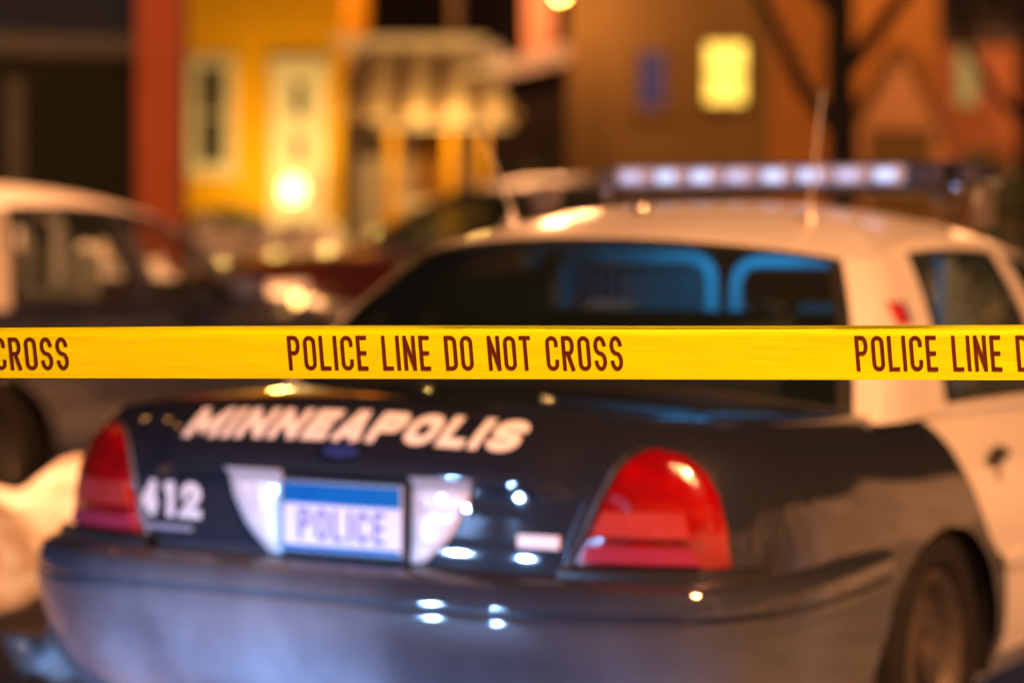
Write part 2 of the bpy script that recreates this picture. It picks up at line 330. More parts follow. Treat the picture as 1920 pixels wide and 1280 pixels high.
def build_sedan(name, label, loc, rz=0, lower='black_paint', upper='white_paint', doors='white_paint', police=True, lit=False, sx=1, group=None, pillars=None, tint='car_glass'):
    root = empty(name, label, 'police car' if police else 'car', loc, rz, group)
    root.scale = (sx, sx, sx)
    off = Vector((0, -2.7, 0))
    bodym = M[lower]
    cols = columns(); nf = len(FL)
    Vv = []; Fb = []; Fd = [[], []]
    grid = {}
    for side in (1, -1):
        for i, (k, p) in enumerate(cols):
            for j, f in enumerate(FL):
                if side == -1 and i in (0, len(cols)-1): grid[side, i, j] = grid[1, i, j]; continue
                v = body_pt(k, p, f); v = Vector((v.x*side, v.y, v.z)); grid[side, i, j] = len(Vv); Vv.append(v)
    def inside(v): return any(((v.y-a)/AE)**2+(v.z-AZ)**2 < AR*AR for a in ARCHES)
    isin = [inside(v) and abs(v.x) > .6 for v in Vv]
    for side in (1, -1):
        for i in range(len(cols)-1):
            for j in range(nf-1):
                q = [grid[side, i, j], grid[side, i+1, j], grid[side, i+1, j+1], grid[side, i, j+1]]
                if side == -1: q = q[::-1]
                if all(isin[x] for x in q): continue
                y0 = cols[i][1] if cols[i][0] == 's' else None
                y1 = cols[i+1][1] if cols[i+1][0] == 's' else None
                if y0 is not None and y1 is not None and y0 >= 1.70-1e-6 and y1 <= 3.72+1e-6 and j >= 1:
                    Fd[0 if y0 < 2.70-1e-6 else 1].append((side, q))
                else: Fb.append(q)
    used = set(x for q in Fb for x in q) | set(x for d in Fd for s, q in d for x in q)
    for x in used:                                     # pull the cut rim onto a clean circle
        if isin[x]:
            v = Vv[x]; a = min(ARCHES, key=lambda a: abs(a-v.y)); d = Vector(((v.y-a)/AE, v.z-AZ)); d = d.normalized() if d.length > 1e-4 else Vector((0, 1))
            v.y = a+d.x*AR*AE; v.z = max(AZ+d.y*AR, .2)
    # top skin (deck, hood) and floor
    VB = list(Vv)
    nx = 10
    def strip(j, isTop):
        prev = None
        for i in range(1, len(cols)-1):
            a, b = grid[-1, i, j], grid[1, i, j]; row = [a]
            for k in range(1, nx):
                t = k/nx; x = lerp(Vv[a].x, Vv[b].x, t); y = Vv[a].y
                z = ztop(x, y) if isTop else Vv[a].z
                row.append(len(VB)); VB.append(Vector((x, y, z)))
            row.append(b)
            if prev:
                for k in range(nx): Fb.append([prev[k], prev[k+1], row[k+1], row[k]])
            else:
                for k in range(nx): Fb.append([grid[1, 0, j], row[k], row[k+1]])
            prev = row
        for k in range(nx): Fb.append([grid[1, len(cols)-1, j], prev[k+1], prev[k]])
    strip(nf-1, True); strip(0, False)
    def sub(verts, faces):
        ids = sorted(set(x for q in faces for x in q)); mp = {x: i for i, x in enumerate(ids)}
        return [verts[x] for x in ids], [[mp[x] for x in q] for q in faces]
    # wheel house liners belong to the body
    bv, bf = sub(VB, Fb); mb = MB(); mb.add(bv, bf)
    for a in ARCHES:
        for s in (1, -1):
            n = 18; ring = []
            for i in range(n+1):
                an = math.pi*i/n*1.12-.12*math.pi/2; c, d = math.cos(an)*AR*AE, math.sin(an)*AR
                ring.append((s*.93*wy(a), a+c, AZ+d)); ring.append((s*.45, a+c, AZ+d))
            mb.add(ring, [(2*i, 2*i+1, 2*i+3, 2*i+2) for i in range(n)], 1)
            mb.add([ring[2*i+1] for i in range(n+1)], [tuple(range(n+1))], 1)
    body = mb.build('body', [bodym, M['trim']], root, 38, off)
    bvh = BVHTree.FromPolygons(VB, Fb)
    dn = []
    for d, fs in enumerate(Fd):
        for s in (1, -1):
            ff = [q for sd, q in fs if sd == s]; dv, df = sub(Vv, ff)
            o = mesh('door', dv, df, M[doors], root, 38, off); dn.append((d, s, o))
            # handle and keyhole
            hy = 1.87 if d == 0 else 2.90
            h = MB(); n = 12; hx = s*.951*wy(hy)
            h.add([(hx+s*.004, hy+.085*math.cos(2*math.pi*i/n), .825+.026*math.sin(2*math.pi*i/n)) for i in range(n)]+
                  [(hx+s*.012, hy+.07*math.cos(2*math.pi*i/n), .825+.018*math.sin(2*math.pi*i/n)) for i in range(n)],
                  [tuple(range(n, 2*n))]+[(i, (i+1) % n, (i+1) % n+n, i+n) for i in range(n)])
            h.box((hx+s*.016, hy, .828), (.014, .12, .018), bev=.005)
            h.build('handle', M['trim'], o, 40)
            if d == 0 or True:
                k = MB(); k.lathe([(.001, s*.010), (.012, s*.009), (.014, 0)], (hx, hy+.01, .77), 'x', 12); k.build('lock', M['steel'], o, 40)
    # seam lines: dark ribbons in the gaps round the doors
    for s in (1, -1):
        for yy in (1.70, 2.70, 3.72):
            seam = MB()
            pts = [body_pt('s', yy, f) for f in [.12+.044*i for i in range(20)]]
            pts = [p for p in pts if not inside(p)]
            vv = []
            for p in pts: vv += [(s*(p.x+.0015), p.y-.004, p.z), (s*(p.x+.0015), p.y+.004, p.z)]
            seam.add(vv, [(2*i, 2*i+1, 2*i+3, 2*i+2) for i in range(len(pts)-1)])
            seam.build('door_seam', M['trim'], root, None, off)

    # ---------------- greenhouse: key columns (bottom, top) from the rear centre round the right side
    key = [((0, .96, 1.03), (0, 1.33)), ((.42, .99, 1.02), (.33, 1.365)), ((.80, 1.13, .965), (.615, 1.53)), ((.878, 1.21, .955), (.68, 1.66)),
           ((.862, 1.70, .95), (.655, 1.93)), ((.875, 2.62, .94), (.665, 2.64)), ((.875, 2.76, .94), (.665, 2.75)), ((.86, 3.52, .95), (.645, 3.05)),
           ((.80, 3.78, .97), (.60, 3.16)), ((.42, 3.98, 1.01), (.34, 3.26)), ((0, 4.04, 1.02), (0, 3.30))]
    def zroof(x, y):
        return pw([(1.3, 1.398), (1.5, 1.438), (1.8, 1.478), (2.1, 1.5), (2.5, 1.505), (2.9, 1.48), (3.3, 1.42)], y)-.105*(abs(x)/.66)**2.4
    nk = len(key); SUB = 6
    def cr(P, t):
        i = min(int(t), nk-2); u = t-i
        p0, p1, p2, p3 = P[max(i-1, 0)], P[i], P[i+1], P[min(i+2, nk-1)]
        if i == 0: p0 = Vector((-P[1].x, P[1].y, P[1].z))
        if i == nk-2: p3 = Vector((-P[nk-2].x, P[nk-2].y, P[nk-2].z))
        return .5*((2*p1)+(p2-p0)*u+(2*p0-5*p1+4*p2-p3)*u*u+(-p0+3*p1-3*p2+p3)*u**3)
    B = [Vector(k[0]) for k in key]; T = [Vector((k[1][0], k[1][1], zroof(*k[1]))) for k in key]
    def G(t, s, side=1, o=0):
        b, c = cr(B, t), cr(T, t); c.z = zroof(c.x, c.y); p = b.lerp(c, s)
        out = Vector((p.x, (p.y-2.4)*.6, 0)); out = out.normalized() if out.length > 0 else out
        p = p+out*(.035*4*s*(1-s)*.7+o); p.z += .012*4*s*(1-s)
        return Vector((p.x*side, p.y, p.z))
    def patch(t0, t1, s0, s1, nt, ns, side, o=0, sh=0):
        v = []; f = []
        for i in range(nt+1):
            for j in range(ns+1): v.append(G(lerp(t0, t1, i/nt), lerp(s0, s1, j/ns), side, o))
        for i in range(nt):
            for j in range(ns): f.append((i*(ns+1)+j, (i+1)*(ns+1)+j, (i+1)*(ns+1)+j+1, i*(ns+1)+j+1))
        return v, f
    fr = MB()                                # white frame: roof panel, pillars, rails
    bl = MB()                                           # black surrounds
    for s in (1, -1):
        for t0, t1 in ((2.06, 4.0), (4.97, 6.03), (6.97, 7.55)):
            if pillars and t0 > 4: MB().add(*patch(t0, t1, -.02, 1, max(4, int((t1-t0)*8)), 8, s)).build('pillar', M[pillars], root, 50, off)
            else: fr.add(*patch(t0, t1, -.02, 1, max(4, int((t1-t0)*8)), 8, s))
        for t0, t1 in ((4.0, 4.97), (6.03, 6.97)):       # sill strips and top rails over the doors
            for q0, q1 in ((-.02, .035), (.93, 1)):
                if pillars: MB().add(*patch(t0, t1, q0, q1, 8, 1, s)).build('window_frame', M[pillars], root, 50, off)
                else: fr.add(*patch(t0, t1, q0, q1, 8, 1, s))
        fr.add(*patch(0, 2.06, .975, 1, 16, 1, s)); fr.add(*patch(7.55, 10, .96, 1, 16, 1, s))
        bl.add(*patch(0, 2.06, -.03, .03, 16, 1, s, .002)); bl.add(*patch(7.55, 10, -.03, .05, 16, 1, s, .002))
        for t0, t1 in ((4.0, 4.08), (4.89, 4.97), (6.03, 6.1), (6.9, 6.97)):
            bl.add(*patch(t0, t1, .035, .93, 2, 6, s, .003))
        for t0, t1 in ((4.0, 4.97), (6.03, 6.97)):
            bl.add(*patch(t0, t1, .035, .075, 8, 1, s, .003)); bl.add(*patch(t0, t1, .89, .93, 8, 1, s, .003))
        bl.add(*patch(1.90, 2.06, .03, .975, 3, 8, s, .002)); bl.add(*patch(0, 1.90, .93, .975, 16, 1, s, .002))
        bl.add(*patch(7.55, 7.7, .05, .96, 3, 8, s, .002))
    for s in (1, -1):
        for t0, t1, s0 in ((2.0, 4.0, -.02), (4.97, 6.03, -.02), (6.97, 7.6, -.02), (0, 1.99, .93)):
            MB().add(*patch(t0, t1, s0, 1, 12, 6, s, -.022)).build('pillar_lining', M['interior'], root, 60, off)
    # roof skin
    N = SUB*(nk-1); rows = []
    for i in range(1, N):
        p = cr(T, i/SUB); rows.append((p.x, p.y))
    rv = []; rf = []; nx2 = 14
    ys = rows
    for (X, y) in rows:
        for k in range(nx2+1):
            x = lerp(-X, X, k/nx2); rv.append(Vector((x, y, zroof(x, y)+.001)))
    for i in range(len(rows)-1):
        for k in range(nx2): rf.append((i*(nx2+1)+k, i*(nx2+1)+k+1, (i+1)*(nx2+1)+k+1, (i+1)*(nx2+1)+k))
    for row, y in ((0, T[0].y), (len(rows)-1, T[-1].y)):
        c = len(rv); rv.append(Vector((0, y, zroof(0, y)+.001)))
        for k in range(nx2): rf.append((c, row*(nx2+1)+k, row*(nx2+1)+k+1))
    fr.add(rv, rf)
    fro = fr.build('roof', M[upper], root, 50, off)
    m = fro.modifiers.new('weld', 'WELD'); m.merge_threshold = .0006
    bl.build('window_surround', M['trim'], root, 50, off)
    # headliner keeps the roof opaque and dark from inside
    hl = MB(); hl.add([Vector((p.x*.97, p.y, p.z-.02)) for p in rv], rf); hl.build('headliner', M['interior'], root, 60, off)
    def glasspart(nm, *pp):
        g = MB()
        for p in pp: g.add(*p)
        o = g.build(nm, M[tint], root, 60, off); md = o.modifiers.new('weld', 'WELD'); md.merge_threshold = .0006; return o
    glasspart('rear_window', patch(0, 1.90, .03, .93, 16, 10, 1), patch(0, 1.90, .03, .93, 16, 10, -1))
    glasspart('windscreen', patch(7.7, 10, .05, .96, 16, 8, 1), patch(7.7, 10, .05, .96, 16, 8, -1))
    for s in (1, -1):
        glasspart('side_window', patch(4.08, 4.89, .075, .89, 8, 6, s)); glasspart('side_window', patch(6.1, 6.9, .075, .89, 8, 6, s))
    # ---------------- interior
    for y0, xs in ((1.62, (0,)), (2.62, (-.36, .36))):
        for x0 in xs:
            sm = MB(); wd = 1.25 if y0 < 2 else .60
            sm.box((x0, y0, .95), (wd, .14, .5), bev=.05); st = sm.build('seat_back', M['interior' if y0 < 2 else 'seat'], root, 60, off)
            for hx in (() if y0 < 2 else (x0,)):
                hm = MB(); hm.box((hx, y0-.01, 1.255), (.27, .10, .17), bev=.045); hm.build('headrest', M['seat'], st, 60)
    pt = MB()                                           # prisoner partition: bent tube frame with panels
    def rrect(cx, y, cz, a, b, r, rad, k=0):
        P = []
        for (sx_, sz_, a0) in ((1, 1, 0), (-1, 1, 90), (-1, -1, 180), (1, -1, 270)):
            for q in range(6):
                an = R_(a0+90*q/5); P.append((cx+sx_*(a-r)+r*math.cos(an), y, cz+sz_*(b-r)+r*math.sin(an)))
        P.append(P[0]); pt.tube(P, rad, 8, k, False)
    rrect(.0, 2.28, 1.20, .67, .20, .09, .030); rrect(.29, 2.24, 1.15, .25, .18, .07, .019); rrect(-.29, 2.24, 1.15, .25, .19, .07, .024)
    for i in range(12): pt.tube([(-.52+.04*i, 2.27, .98), (-.52+.04*i, 2.27, 1.30)], .004, 5)
    pt.build('partition_cage', M['cage'], root, 60, off)
    if police:
        cg = MB(); vv = []
        for i in range(29): x = -.60+.36*i/28; vv += [(x, 1.56+(.012 if i % 2 else 0), .97), (x, 1.56+(.012 if i % 2 else 0), 1.27+.05*i/28)]
        cg.add(vv, [(2*i, 2*i+1, 2*i+3, 2*i+2) for i in range(28)]); cg.build('partition_panel', M['panel_green'], root, None, off)
    db = MB(); db.box((0, 3.65, .98), (1.5, .5, .14), bev=.05); dash = db.build('dashboard', M['interior'], root, 60, off)
    if police:
        lp = MB(); lp.box((.10, 3.22, 1.05), (.32, .02, .22), bev=.005); lap = lp.build('laptop', M['trim'], root, None, off)
        ls = MB(); ls.box((.10, 3.206, 1.05), (.29, .004, .19)); ls.build('screen', M['blue_screen'], lap)
        dl = MB(); dl.box((.12, 1.93, 1.462), (.22, .10, .02), bev=.006); dl.build('added_dome_lamp', M['added_blue_dome'], root, None, off)  # added blue lamp so the cage and seats look lit from behind
    # steering wheel
    sw = MB(); sw.tube([(-.38+.18*math.cos(2*math.pi*i/20), 3.3+.06*math.sin(2*math.pi*i/20), 1.02+.17*math.sin(2*math.pi*i/20)) for i in range(21)], .014, 8, 0, False)
    sw.build('steering_wheel', M['trim'], root, 60, off)

    # ---------------- surface patches thrown on the rear
    def hit(x, z, front=False, lift=.004):
        o = Vector((x, -2 if not front else LEN+2, z)); d = Vector((0, 1 if not front else -1, 0))
        p, n, i, dist = bvh.ray_cast(o, d)
        if p is None: p = Vector((x, .4 if not front else LEN-.4, z)); n = Vector((0, -1 if not front else 1, 0))
        if n.y*d.y > 0: n = -n
        return p+n*lift, n
    def surf_poly(nm, poly, m, lift, parent, cell=.02, front=False, dome=0, mode=None, rim=.006):
        """fill an x-z outline with a grid thrown on to the body; rows of z, clipped spans of x"""
        zs = [p[1] for p in poly]; z0, z1 = min(zs), max(zs); nz = max(3, int((z1-z0)/cell)); nxx = 12
        def span(z):
            xs = []
            for i in range(len(poly)):
                (xa, za), (xb, zb) = poly[i], poly[(i+1) % len(poly)]
                if (za-z)*(zb-z) <= 0 and abs(za-zb) > 1e-9: xs.append(xa+(xb-xa)*(z-za)/(zb-za))
            return (min(xs), max(xs)) if xs else None
        v = []; f = []
        for j in range(nz+1):
            z = lerp(z0+1e-4, z1-1e-4, j/nz); a, b = span(z)
            for i in range(nxx+1):
                u = i/nxx; x = lerp(a, b, u); e = (4*u*(1-u))**.5*(4*(j/nz)*(1-j/nz))**.35
                v.append(hit(x, z, front, lift+dome*e)[0])
        base = len(v)
        for j in range(nz):
            for i in range(nxx): f.append((j*(nxx+1)+i, j*(nxx+1)+i+1, (j+1)*(nxx+1)+i+1, (j+1)*(nxx+1)+i))
        ring = [i for i in range(nxx+1)]+[(j+1)*(nxx+1)+nxx for j in range(nz)]+[nz*(nxx+1)+i for i in range(nxx-1, -1, -1)]+[j*(nxx+1) for j in range(nz-1, 0, -1)]
        dy = Vector((0, lift+rim if not front else -lift-rim, 0))
        v += [v[i]+dy for i in ring]; n = len(ring)
        for k in range(n): f.append((ring[k], ring[(k+1) % n], base+(k+1) % n, base+k))
        return mesh(nm, v, f, m, parent, 50, off if parent is root else None)
    TL = [(.560, .698), (.584, .76), (.613, .83), (.643, .90), (.665, .925), (.70, .943), (.735, .94), (.772, .92), (.805, .89), (.832, .84), (.848, .78), (.856, .72), (.858, .698)]
    for s in (1, -1):
        P = [(x*s, z) for x, z in TL]
        t = surf_poly('tail_light', P, M["red_lens"], .006, root, .016, dome=.012)
        def band(za, zb, xa_in=.012, xb_in=.10):
            def xin(z):
                for (a, za_), (b, zb_) in zip(TL[:5], TL[1:6]):
                    if za_ <= z <= zb_: return a+(b-a)*(z-za_)/(zb_-za_)
                return .56
            return [((xin(za)+xa_in)*s, za), (.855*s-xb_in*s, za), (.84*s-xb_in*s, zb), ((xin(zb)+xa_in)*s, zb)]
        surf_poly('reflector', band(.760, .812, xb_in=.07), M['pink_lens'], .026, t, .012)
        surf_poly('reflector', band(.706, .738, xb_in=.05), M['plum_lens'], .026, t, .012)
        # bright trim down the inner edge
        tp = MB(); vv = []
        for x, z in TL[:6]:
            a = hit((x-.018)*s, z, False, .006)[0]; b = hit((x-.008)*s, z, False, .010)[0]; vv += [a, b]
        tp.add(vv, [(2*i, 2*i+1, 2*i+3, 2*i+2) for i in range(5)]); tp.build('edge_trim', M['steel'], t)
        # reverse light outline
        RVP = [(.182, .674), (.315, .866), (.180, .868)] if s > 0 else [(-.205, .674), (-.345, .866), (-.190, .868)]
        RVP = [(.168*s, .868), (.318*s, .868), (.300*s, .80), (.262*s, .735), (.20*s, .679), (.168*s, .679)]
        surf_poly('reverse_light', RVP, M['clear_lens'], .008, root, .02, dome=.006)
        # head lamps and marker lamps
        HP = [(.50*s, .64), (.50*s, .76), (.84*s, .775), (.86*s, .66)]
        surf_poly('headlight', HP, M['head_lit'] if lit else M['clear_lens'], .012, root, .02, True, dome=.01)
    GR = [(-.40, .60), (-.42, .74), (.42, .74), (.40, .60)]
    gr = surf_poly('grille', GR, M['trim'], .012, root, .02, True)
    # lid seam
    for s in (1, -1):
        sm2 = MB()
        path = [(.545, .67), (.55, .74), (.585, .83), (.62, .905), (.66, .965), (.70, .985)]
        vv = []
        for x, z in path:
            for dx in (-.004, .003): vv.append(hit((x+dx-.012)*s, z, False, .0015)[0])
        sm2.add(vv, [(2*i, 2*i+1, 2*i+3, 2*i+2) for i in range(len(path)-1)])
        sm2.build('lid_seam', M['trim'], root, None, off)
    # ---------------- bumpers
    def bumper(nm, front):
        prof = [(.26, .18, .09), (.30, .13, .06), (.40, .055, .022), (.50, .022, .008), (.575, .0, -.002), (.592, .004, .0), (.598, .014, .010), (.606, .014, .010), (.612, .002, -.001),
                (.635, .004, 0), (.655, .016, .006), (.668, .04, .018), (.674, .07, .03), (.672, .14, .06)]
        nc = 34; v = []; f = []
        for i in range(-nc, nc+1):
            q = min(1, abs(i)/(nc-6)); a = math.sin(math.pi/2*q)**.9; s = 1 if i >= 0 else -1
            for z, dy, dx in prof:
                W = .985-dx; n = 4.3; y = dy+(.72-dy)*(1-(1-a**n)**(1/n)); x = a*W
                e = abs(i)-(nc-6)
                if e > 0: y += (1.0-.72)*e/6; x = W-.018*e/6
                if (z-AZ)**2 + ((y-ARCHES[0])/AE)**2 < (AR+.005)**2: y = ARCHES[0]-AE*math.sqrt(max(0, (AR+.005)**2-(z-AZ)**2))
                if front: y = LEN-.0-y*.98
                v.append((s*x, y, z if not front else z*.93))
        m_ = len(prof)
        for i in range(2*nc):
            for j in range(m_-1): f.append((i*m_+j, (i+1)*m_+j, (i+1)*m_+j+1, i*m_+j+1))
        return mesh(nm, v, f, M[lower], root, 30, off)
    bmp = bumper('bumper', False); bumper('bumper', True)
    # rubber ledge under the tail lamps
    for s in (1, -1):
        lg = MB(); vv = []
        for i in range(12):
            x = lerp(.53, .90, i/11); p, n = hit(x*s, .696, False, .016); p2, _ = hit(x*s, .684, False, .034); p3, _ = hit(x*s, .640, False, .034); vv += [p, p2, p3]
        lg.add(vv, [(3*i+j, 3*i+3+j, 3*i+4+j, 3*i+1+j) for i in range(11) for j in (0, 1)])
        lg.build('lamp_ledge', M['trim'], root, 50, off)
    # side mouldings along the doors
    for s in (1, -1):
        for y0, y1 in ((1.90, 2.66), (2.72, 3.66)):
            sm = MB(); n = 10; vv = []
            for i in range(n+1):
                y = lerp(y0, y1, i/n); W = .960*wy(y)
                vv += [(s*(W-.004), y, .51), (s*(W+.012), y, .518), (s*(W+.012), y, .552), (s*(W-.004), y, .56)]
            sm.add(vv, [(4*i+j, 4*i+4+j, 4*i+5+j, 4*i+1+j) for i in range(n) for j in range(3)]); sm.build('side_moulding', M[doors], root, 30, off)
        mr = MB(); mr.box((s*.98, 3.42, 1.0), (.20, .10, .13), bev=.04); mr.box((s*.87, 3.44, .96), (.08, .04, .05), bev=.01); mr.build('mirror', M[lower], root, 40, off)
    # ---------------- wheels
    for a in ARCHES:
        for s in (1, -1):
            ax = s*.83
            T_ = MB(); T_.lathe([(.225, s*.085), (.25, s*.105), (.30, s*.112), (.325, s*.098), (.336, s*.06), (.337, 0), (.336, -s*.06), (.325, -s*.10), (.30, -s*.11), (.225, -s*.09)], (ax, a, .337), 'x', 40)
            wo_ = T_.build('wheel', M['rubber'], root, 30, off)
            rm = MB(); rm.lathe([(.228, s*.088), (.215, s*.098), (.20, s*.085), (.185, s*.05), (.14, s*.055), (.115, s*.075), (.075, s*.07), (.07, s*.035)], (ax, a, .337), 'x', 40)
            rim = rm.build('rim', M['trim' if pillars else 'rim_steel'], wo_, 30)
            hb = MB(); hb.lathe([(.07, s*.04), (.068, s*.085), (.05, s*.10), (.001, s*.105)], (ax, a, .337), 'x', 24); hb.build('hub_cap', M['rim_steel'], rim if False else wo_, 30)
            for k in range(10 if police and not lit else 0):
                hc = MB()
                an = 2*math.pi*k/10; c, d = a+.160*math.cos(an), .337+.160*math.sin(an)
                hc.lathe([(.001, s*.062), (.017, s*.0615)], (ax, c, d), 'x', 10)
                hc.build('rim_hole', M['trim'], wo_)
    # exhaust and underbody
    ub = MB(); ub.box((0, 2.7, .24), (1.5, 4.3, .10), bev=.03); ub.tube([(.45, .2, .26), (.45, 1.0, .27)], .03, 10); ub.build('underbody', M['trim'], root, 40, off)
    if police:
        # plate
        pm = MB(); pm.box((0, .114, .768), (.325, .012, .172), bev=.004)
        plate = pm.build('plate_holder', M['trim'], root, None, off)
        w_ = MB(); w_.box((0, .106, .768), (.305, .004, .152)); pw_ = w_.build('licence_plate', M['plate_white'], root, None, off)
        b_ = MB(); b_.box((0, .1035, .820), (.303, .002, .046)); b_.build('blue_band', M['plate_blue'], pw_)
        b_ = MB(); b_.box((0, .1035, .699), (.303, .002, .011)); b_.build('blue_band', M['plate_blue'], pw_)
        text_mesh('plate_lettering', 'POLICE', .070, .52, .15, .17, lambda x, y, l: Vector((-.112+x, .1028-l, .716+y)), M['plate_ink'], pw_, total=.224)
        # lid lettering, bent over the lid
        def lid(x, y, l):
            X = -.455+x; q = hit(X, .936+y-.010*(abs(X)/.46)**2, False, .0035+l)[0]; return q
        text_mesh('city_lettering', 'MINNEAPOLIS', .062, 1.0, .30, .18, lid, M['decal'], root, shear=.28, total=.865, sub=.08, loc=off)
        text_mesh('unit_number', '412', .082, .66, .25, .12, lambda x, y, l: hit(-.583+x, .742+y, False, .003+l)[0], M['decal'], root, total=.187, sub=.1, loc=off)
        surf_poly('small_decal', [(-.575, .712), (-.575, .724), (-.42, .724), (-.42, .712)], M['decal_grey'], .003, root, rim=-.001)
        # oval emblem
        em = []
        for k in range(24): an = 2*math.pi*k/24; em.append((-.012+.058*math.cos(an), .914+.019*math.sin(an)))
        e = surf_poly('emblem', em, M['chrome'], .006, root, .006)
        surf_poly('emblem_centre', [(-.012+(x+.012)*.8, .914+(z-.914)*.74) for x, z in em], M['flag_blue'], .0085, e, .005)
        surf_poly('badge', [(.425, .728), (.425, .756), (.52, .756), (.52, .728)], M['decal'], .006, root)
        lk = MB(); q = hit(.30, .80)[0]; lk.lathe([(.001, -.008), (.013, -.007), (.016, 0)], q, 'y', 14); lk.build('lid_lock', M['chrome'], root, 40, off)
        # flag sticker on the pillar
        def gp(y, z):
            best = None
            for i in range(60):
                t = 2.3+1.6*i/59
                for j in range(30):
                    p = G(t, j/29, 1, .002); e = (p.y-y)**2+(p.z-z)**2
                    if best is None or e < best[0]: best = (e, p)
            return best[1]
        for nm, ya, yb, mm in (('flag_sticker', 1.50, 1.60, 'flag_red'), ('flag_sticker', 1.605, 1.65, 'flag_blue')):
            a, b, c, d = gp(ya, 1.18), gp(yb, 1.18), gp(yb, 1.235), gp(ya, 1.235)
            for q in (a, b, c, d): q.x += .003
            mesh(nm, [a, b, c, d], [(0, 1, 2, 3)], M[mm], root, None, off)
        # ---------------- light bar
        by, bz = 2.80, 1.592
        lb = MB(); lb.box((0, by, bz-.04), (1.22, .30, .022), bev=.008)
        bar = lb.build('light_bar', M['trim'], root, 40, off)
        for s in (1, -1):
            ft = MB(); ft.box((s*.50, by, 1.535), (.05, .22, .07), bev=.012); ft.box((s*.615, by, 1.50), (.03, .16, .12), bev=.01); ft.build('mounting_foot', M['steel'], bar, 40)
            ec = MB(); ec.box((s*.60, by, bz+.003), (.075, .31, .062), bev=.02); ec.build('end_cap', M['led_dark'], bar, 40)
            bo = MB(); bo.lathe([(.001, -.012), (.014, -.010), (.018, 0)], (s*.585, by-.155, bz-.03), 'y', 14); bo.build('bolt', M['chrome'], bar, 40)
        cv = MB(); cv.box((0, by, bz+.038), (1.16, .28, .010), bev=.004); cv.build('cover', M['led_dark'], bar, 40)
        for k in range(9):
            x = -.50+.122*k
            bx = MB(); bx.box((x, by-.02, bz+.003), (.112, .26, .060), bev=.008)
            mo = bx.build('light_module', M['lightbar_lens' if k < 8 else 'led_dark'], bar, 40)
            if k < 8: rx = MB(); rx.box((x, by-.152, bz+.003), (.062, .006, .036), bev=.002); rx.build('reflector', M['led' if k % 3 else 'led_soft'], mo, 40)
        # antennas, and a chrome puck added for a glint on the roof
        for (bx_, by_, tip) in ((-.47, 1.78, (-.61, 1.80, 1.77)), (.43, 1.82, (.45, 1.86, 1.80))):
            z = zroof(bx_, by_); am = MB(); am.lathe([(.028, -.004), (.026, .012), (.012, .03), (.006, .05)], (bx_, by_, z), 'z', 16)
            ao = am.build('antenna', M['whip'], root, 40, off)
            wm = MB(); wm.tube([(bx_, by_, z+.045), tip], [.0048, .0036], 8); wm.build('whip', M['whip'], ao, 40)
        pk = MB(); z = zroof(-.02, 1.70); pk.lathe([(.024, -.004), (.026, .012), (.018, .026), (.001, .031)], (-.02, 1.70, z), 'z', 20); pk.build('glint_puck', M['chrome'], root, 40, off)
        # side spotlight of the bar on the left roof edge
        sp = MB(); sp.lathe([(.001, -.03), (.036, -.025), (.045, .0), (.040, .04), (.012, .06)], (-.56, 2.16, 1.515), 'y', 18); sp.tube([(-.56, 2.17, 1.48), (-.56, 2.17, 1.40)], .012, 8)
        sp.build('spotlight', M['steel'], root, 40, off)
    else:
        for s in (1, -1):
            mk = surf_poly('marker_lamp', [(.80*s, .56), (.80*s, .62), (.88*s, .62), (.88*s, .56)], M['amber'], .014, root, .02, True)
    if pillars:
        fm = MB(); fm.lathe([(.001, .030), (.022, .024), (.030, .0)], (.90, 3.98, .95), 'x', 14); fm.build('fender_glint_lamp', M['amber_glint'], root, 40, off)  # added glowing lamp standing in for an amber glint on the fender
    return root

M['amber_glint'] = mat('amber_glint', (.8, .3, .04), .2, emit=(1, .50, .14), estr=9, noise=(10, (.8, .3, .04), .3))
M['blue_screen'] = mat('blue_screen', (.02, .05, .1), .3, emit=(.04, .45, 1.0), estr=6, noise=(10, (.02, .06, .12), .3))
M['added_blue_dome'] = mat('added_blue_dome', (.1, .2, .3), .3, emit=(.02, .38, 1.0), estr=6, noise=(10, (.1, .2, .3), .3))
M['head_lit'] = mat('head_lit', (.8, .8, .8), .3, emit=(.62, .80, 1.0), estr=60, noise=(10, (.8, .8, .8), .3))
M['amber'] = mat('amber', (.8, .3, .04), .2, emit=(1, .50, .12), estr=2.5, noise=(10, (.8, .3, .04), .3))

def point(name, loc, e, col, rad=.1, parent=None, spot=None, aim=None, blend=.5):
    l = bpy.data.lights.new(name, 'SPOT' if spot else 'POINT'); l.energy = e; l.color = col; l.shadow_soft_size = rad
    o = bpy.data.objects.new(name, l); COL.objects.link(o); o.location = loc
    if spot:
        l.spot_size = R_(spot); l.spot_blend = blend
        o.rotation_euler = (Vector(aim)-Vector(loc)).to_track_quat('-Z', 'Y').to_euler()
    if parent: o.parent = parent
    return o

